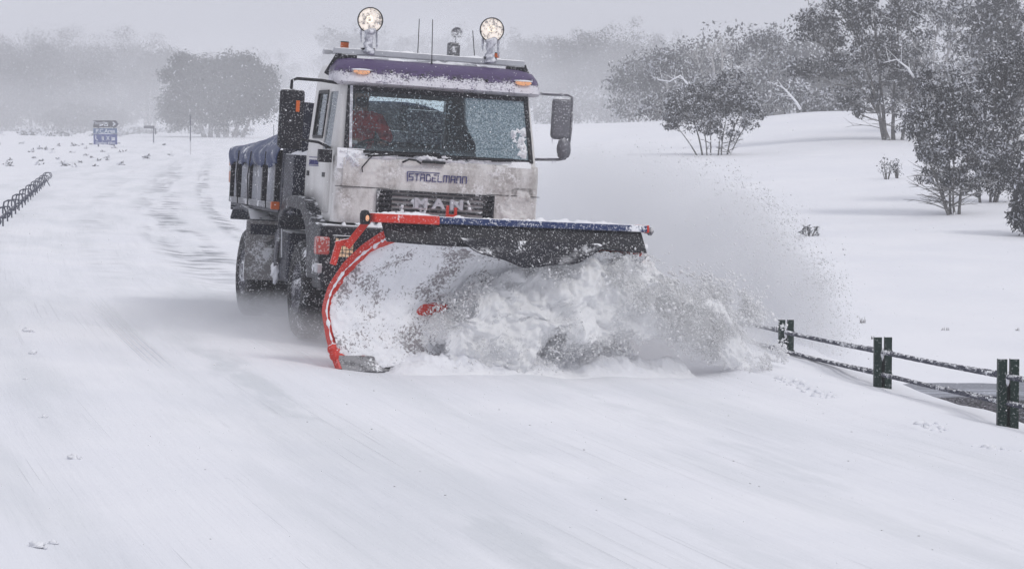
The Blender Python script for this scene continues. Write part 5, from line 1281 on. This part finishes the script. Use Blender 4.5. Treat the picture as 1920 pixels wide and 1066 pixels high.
# ------------------------------------------------------------------ snow thrown by the plow
TET = np.array([(1, 1, 1), (1, -1, -1), (-1, 1, -1), (-1, -1, 1)], float) * .8
TEF = np.array([(0, 1, 2), (0, 3, 1), (0, 2, 3), (1, 3, 2)])
OCT = np.array([(1, 0, 0), (-1, 0, 0), (0, 1, 0), (0, -1, 0), (0, 0, 1), (0, 0, -1)], float)
OCF = np.array([(0, 2, 4), (2, 1, 4), (1, 3, 4), (3, 0, 4), (2, 0, 5), (1, 2, 5), (3, 1, 5), (0, 3, 5)])
def chunks(name, label, P, rad, mat, tet=False, g=rng):
    OV, OF = (TET, TEF) if tet else (OCT, OCF)
    m = len(P); A = g.normal(size=(m, 3, 3)); Q, _ = np.linalg.qr(A)
    sc_ = (.6 + .8 * g.random((m, 1, 3))) * rad[:, None, None]
    V = (OV[None] * sc_) @ Q; V = V + P[:, None, :]
    F = OF[None] + (np.arange(m) * len(OV))[:, None, None]
    o = np_mesh(name, V.reshape(-1, 3), F.reshape(-1, 3), mat); tag(o, label, 'snow spray', kind='stuff'); return o
mch = NM('flying_snow'); _d = mch.n.new('ShaderNodeBsdfDiffuse'); _d.inputs[0].default_value = (.98, .982, .99, 1); _t = mch.n.new('ShaderNodeBsdfTranslucent'); _t.inputs[0].default_value = (.98, .982, .99, 1)
_m = mch.n.new('ShaderNodeMixShader'); _m.inputs[0].default_value = .45; mch.L(_d.outputs[0], _m.inputs[1]); mch.L(_t.outputs[0], _m.inputs[2]); mch.L(_m.outputs[0], mch.out.inputs['Surface']); mch = mch.m
g = np.random.default_rng(77)
def pack(n_, fn, thr=0.0, clump=2.6):
    out = []
    tot = 0
    while tot < n_:
        P = fn(n_ * 2); q = fbm(P[:, 0] * clump + P[:, 1] * .7, P[:, 2] * clump * 1.2 + P[:, 1] * .4, 4)
        keep = q + g.normal(size=len(P)) * .22 > thr; P = P[keep]; out.append(P); tot += len(P)
    return np.concatenate(out)[:n_]
# rolling snow in front of the right two thirds of the blade, arching over to the right verge
def roll(n_):
    a = g.random(n_) ** .9                       # 0 = left of centre of the blade, 1 = landing place beyond the road edge
    x = -.55 + 3.15 * a; yb = 25.85 + (x + 1.65) * .52 - .55 * np.sin(a * math.pi) ** .6
    top = np.interp(a, [0, .12, .3, .5, .68, .85, 1], [.35, .75, .98, 1.0, .82, .48, .10]); bot = np.interp(a, [0, .3, .45, .7, .9, 1], [.0, .0, .12, .25, -.05, -.25])
    v = g.beta(1.7, 1.3, n_); z = bot + (top - bot) * v - .06 * (x + 1.2)
    y = yb + g.normal(size=n_) * .16 - .30 * np.sin(v * math.pi) * (1 - a) - .12
    return np.stack([x, y, z], -1)
# the rolling sheet itself: layers of snow broken up into clots and grains
ksh = NM('rolling_snow'); ksh.n.remove(ksh.bsdf)
ua = ksh.n.new('ShaderNodeUVMap'); ua.uv_map = 'edge'; EU, EV, _e = ksh.sep(ua.outputs[0])
mpf = ksh.n.new('ShaderNodeMapping'); mpf.inputs['Rotation'].default_value = (0, R(38), 0); ksh.L(ksh.tc.outputs['Object'], mpf.inputs[0])
n1_ = ksh.noise(4.0, 5, .62, mpf.outputs[0], (.38, .8, 2.0)); n2_ = ksh.noise(48, 4, .75, mpf.outputs[0], (.7, 1, 1))
al = ksh.math('ADD', ksh.math('ADD', n1_, ksh.math('MULTIPLY', ksh.math('SUBTRACT', n2_, .5), .95)), ksh.math('MULTIPLY', ksh.math('SUBTRACT', EU, .5), .9))
al = ksh.ramp(al, .43, .52)
df_ = ksh.n.new('ShaderNodeBsdfDiffuse'); df_.inputs[0].default_value = (.95, .955, .965, 1); tl_ = ksh.n.new('ShaderNodeBsdfTranslucent'); tl_.inputs[0].default_value = (.95, .955, .97, 1)
bp_ = ksh.n.new('ShaderNodeBump'); bp_.inputs['Strength'].default_value = .35; bp_.inputs['Distance'].default_value = .02; ksh.L(ksh.noise(26, 5, .75), bp_.inputs['Height'])
for q_ in (df_, tl_): ksh.L(bp_.outputs[0], q_.inputs['Normal'])
mA = ksh.n.new('ShaderNodeMixShader'); mA.inputs[0].default_value = .25; ksh.L(df_.outputs[0], mA.inputs[1]); ksh.L(tl_.outputs[0], mA.inputs[2])
tr_ = ksh.n.new('ShaderNodeBsdfTransparent'); mB_ = ksh.n.new('ShaderNodeMixShader'); ksh.L(al, mB_.inputs[0]); ksh.L(tr_.outputs[0], mB_.inputs[1]); ksh.L(mA.outputs[0], mB_.inputs[2]); ksh.L(mB_.outputs[0], ksh.out.inputs['Surface'])
def rollpt(a, v, off=0.):
    x = -1.22 + 4.0 * a; yb = 25.80 + (x + 1.65) * .53 - .50 * math.sin(a * math.pi) ** .6
    top = float(np.interp(a, [0, .12, .26, .42, .58, .72, .86, 1], [.25, .66, 1.02, 1.26, 1.34, 1.08, .62, .12])); bot = float(np.interp(a, [0, .38, .5, .7, .9, 1], [-.05, -.08, .10, .20, -.04, -.25]))
    z = bot + (top - bot) * v - .055 * (x + 1.2)
    y = yb - .32 * math.sin(v * math.pi * .9 + .2) * (1 - .6 * a) + .16 * v - off
    return Vector((x, y, z))
for li_, off_ in enumerate((.0, .13, -.14)):
    V = []; E = []; nu, nv = 300, 110
    for i in range(nu + 1):
        for j in range(nv + 1):
            a = i / nu; v = j / nv; p = rollpt(a, v, off_)
            q3 = p * 2.1 + Vector((0, li_ * 5, 0)); q = .5 * mnoise.noise(q3) + .28 * mnoise.noise(q3 * 2.6) + .16 * mnoise.noise(q3 * 6.1) + .09 * mnoise.noise(q3 * 13)
            p = p + Vector((.12 * q, -.34 * q, .22 * mnoise.noise(q3 * 1.3 + Vector((9, 0, 0))) * (.3 + v))); V.append(p)
            ed = min(1, (1 - v) / .22) * min(1, a / .16) * min(1, (1 - a) / .14) * (1 if a < .36 else min(1, .0 + v / .30)); hole = math.exp(-((rollpt(a, v).x + .69) / .27) ** 2 - ((rollpt(a, v).z - .57 - (rollpt(a, v).x + .69) * .22) / .085) ** 2) + .8 * math.exp(-(((p.x - .38) - (p.z - .1) * .5) / .09) ** 2 - ((p.z - .12) / .22) ** 2) + .7 * math.exp(-(((p.x + .78) - (p.z - .1) * .4) / .14) ** 2 - ((p.z - .10) / .14) ** 2)
            ed -= 1.25 * hole; E.append(((.05 if li_ else .12) + .88 * ed - .16 * (li_ > 0), 0))
    ix = np.arange((nu + 1) * (nv + 1)).reshape(nu + 1, nv + 1); FF = np.stack([ix[:-1, :-1], ix[1:, :-1], ix[1:, 1:], ix[:-1, 1:]], -1).reshape(-1, 4)
    o = np_mesh('rolling_snow', V, FF, ksh.m, smooth=True); tag(o, ['white snow rolling along the face of the plow blade', 'loose outer sheet of snow nearest the camera on the roll', 'inner sheet of snow hugging the blade behind the roll'][li_], 'snow spray', kind='stuff')
    uv = o.data.uv_layers.new(name='edge'); lx = np.empty(len(o.data.loops), np.int32); o.data.loops.foreach_get('vertex_index', lx); uv.data.foreach_set('uv', np.array(E, np.float32)[lx].ravel())
def rollp(n_):
    a = g.random(n_) ** .62; v = g.beta(1.6, 1.1, n_); return np.array([rollpt(float(p), float(q), float(o_)) for p, q, o_ in zip(a, v, .12 + np.abs(g.normal(size=n_)) * .13)])
P1 = pack(12000, rollp, -.05, 3.); r1 = np.clip(g.exponential(.0030, len(P1)) + .0030, 0, .014)
chunks('plow_spray', 'fine grains flying before the rolling snow', P1, r1, mch, True)
P1 = pack(3500, rollp, .25, 3.4); r1 = np.clip(g.exponential(.0052, len(P1)) + .0028, 0, .020)
chunks('plow_spray', 'coarser crumbs in the rolling snow before the plow blade', P1, r1, mch)
# lobes of loose snow hanging at the crest
def crest(n_):
    a = g.random(n_); x = .4 + 2.6 * a; yb = 26.9 + (x + 1.65) * .45 - .4
    c = np.interp(a, [0, .3, .55, .8, 1], [.90, .80, .52, .38, -.05]); z = c + g.normal(size=n_) * .16; y = yb + g.normal(size=n_) * .22
    return np.stack([x, y, z], -1)
P2 = pack(12500, crest, .10, 4.6); r2 = np.clip(g.exponential(.006, len(P2)) + .004, 0, .026)
chunks('plow_spray', 'clotted lumps of snow flying over the right end of the blade', P2, r2, mch)
# powder fanning out to the edge of the plume
def fan(n_):
    th = g.uniform(0, math.pi * .58, n_); r_ = 1 - np.abs(g.normal(size=n_)) * .13 * (1 + .6 * g.random(n_)); r_ = r_ + g.exponential(.02, n_)
    x = 1.45 + 3.15 * r_ * np.sin(math.pi * .5 - th + .55 * 0) ; z = -.85 + 3.0 * r_ * np.sin(th); y = 35.6 + g.normal(size=n_) * .8
    low = g.random(n_) < np.clip(1.25 - th * .85, .03, 1); P = np.stack([x, y, z], -1)[low]
    return P
P3_ = pack(11000, fan, .05, 1.8); r3 = np.clip(g.exponential(.0036, len(P3_)) + .0030, 0, .018)
chunks('plow_spray', 'fan of fine snow crumbs at the outer edge of the plume over the fence', P3_, r3, mch)

# falling and blowing flakes
n_ = 15000
y = 11 + 34 * g.random(n_) ** .7; x = (g.random(n_) * 2 - 1) * (y * .215 + .3) + 0; z = -.8 + g.random(n_) * (3.2 + y * .055)
hid = z > (terrain(x, y, False) + .05); P = np.stack([x, y, z], -1)[hid]
o = chunks('falling_snow', 'fine snowflakes blowing through the air over the road', P, np.clip(g.normal(size=len(P)) * .0008 + .0030, .0016, .006), mch)
o['category'] = 'snowfall'

# powder cloud: a lumpy closed hull with drifting density inside
def cloud(name, label, c, rad, rot, dens, edge=(.0, .25), nsc=1.2, namp=.35, cutx=None, anis=.0, step=0, col=(.985, .988, .995)):
    k_ = NM('powder_' + name); k_.n.remove(k_.bsdf)
    t = k_.tc.outputs['Object']
    ln = k_.n.new('ShaderNodeVectorMath'); ln.operation = 'LENGTH'; mp = k_.n.new('ShaderNodeMapping'); mp.inputs['Scale'].default_value = (1 / rad[0], 1 / rad[1], 1 / rad[2])
    k_.L(t, mp.inputs[0]); k_.L(mp.outputs[0], ln.inputs[0])
    f = k_.math('SUBTRACT', 1., ln.outputs['Value'])
    nz = k_.math('SUBTRACT', k_.noise(nsc, 4, .6), .5)
    f = k_.math('ADD', f, k_.math('MULTIPLY', nz, namp))
    dn = k_.math('MULTIPLY', k_.ramp(f, edge[0] + .02, edge[1] + .02), dens)
    dn = k_.math('MULTIPLY', dn, k_.ramp(k_.noise(nsc * 1.7, 4, .65), .34, .62, .35, 1.))
    if cutx: dn = k_.math('MULTIPLY', dn, k_.ramp(k_.sep(t)[0], cutx[0], cutx[1]))
    v_ = k_.n.new('ShaderNodeVolumePrincipled'); v_.inputs['Color'].default_value = col + (1,); v_.inputs['Anisotropy'].default_value = anis
    k_.L(dn, v_.inputs['Density']); k_.L(v_.outputs[0], k_.out.inputs['Volume'])
    b = MB(); b.ball((0, 0, 0), rad[0] * 1.12, rad[1] * 1.12, rad[2] * 1.12, 24)
    o = b.build(name, k_.m); o.location = c; o.rotation_euler = rot; tag(o, label, 'snow cloud', kind='stuff'); return o
cloud('snow_plume', 'tall veil of powder drifting behind the plow over the verge', (1.05, 36.4, -.95), (3.85, 2.2, 3.25), (0, 0, 0), 1.9, (.0, .10), .8, .20, (-1.7, .2), col=(.945, .95, .965))
cloud('snow_plume', 'dense powder boiling in front of the blade', (.95, 26.9, .25), (2.0, .75, .80), (0, R(6), R(22)), 1.15, (.0, .40), 1.8, .7)
cloud('snow_plume', 'powder spilling over the road edge beside the fence', (1.75, 28.7, .0), (1.25, 1.1, .85), (0, R(10), R(25)), 1.8, (.0, .45), 1.6, .6)
cloud('shade_grey_drift', 'thin swirl of powder around the truck wheels, greyed to stand in for truck shade', (-3.0, 30.3, .05), (2.6, 4.2, .40), (0, 0, PHI), .8, (.0, .5), 1.3, .7, col=(.955, .958, .97))  # blown powder; its grey colour and extra density also paint in the truck's shade

# the windrow piling at the foot of the blade
V = []; nu, nv = 260, 26
for i in range(nu + 1):
    u = .42 + 3.5 * i / nu
    for j in range(nv + 1):
        v = j / nv; w_ = -.10 + .52 * v; f_ = min(1, (u - .42) / .35) * (1 - .3 * max(0, (u - 3.2) / .7))
        P_ = PO + PU * u + PW * w_; q = Vector((P_.x * 4, P_.y * 4, 0)); nn = mnoise.noise(q) + .6 * mnoise.noise(q * 2.4) + .35 * mnoise.noise(q * 6)
        h = (.17 + .09 * nn) * math.sin(min(1, (1 - v) * 1.25) * math.pi / 2) ** 1.3 * f_ - .02 * (v > .97) + .03 * nn * (1 - v)
        V.append((P_.x, P_.y, gz(P_.x, P_.y) + h - .012 * (1 - f_) - .004))
ix = np.arange((nu + 1) * (nv + 1)).reshape(nu + 1, nv + 1); FF = np.stack([ix[:-1, :-1], ix[:-1, 1:], ix[1:, 1:], ix[1:, :-1]], -1).reshape(-1, 4)
tag(np_mesh('windrow', V, FF, M['snow'], smooth=True), 'low ridge of loose snow at the foot of the plow blade', 'snow ridge', kind='stuff')
# squalls of blowing snow far behind, between the trees
for c_, r_, d_, lb in (((-52, 255, 3), (34, 26, 5.5), .014, 'bank of blowing snow before the wood on the left'), ((-24, 290, 7), (26, 16, 8), .020, 'squall lifting over the left wood beside the domed tree'), ((-66, 340, 16), (40, 18, 9), .014, 'low cloud dragging over the top of the left wood'),
        ((-10, 300, 8), (20, 20, 9), .030, 'white squall behind the truck'), ((14, 270, 6), (22, 20, 7), .030, 'blown snow veiling the trees right of the truck'), ((-27, 222, 5), (17, 10, 8), .019, 'thin snow veil in front of the domed tree'), ((-52, 300, 6), (36, 14, 9), .010, 'snow veil hanging before the left wood'), ((-19.5, 262, 3), (6, 6, 5), .05, 'drift of powder right of the domed tree foot')):
    cloud('snow_squall', lb, c_, r_, (0, 0, 0), d_, (.0, .5), .06, 1.0, step=1, col=(.97, .975, .99))
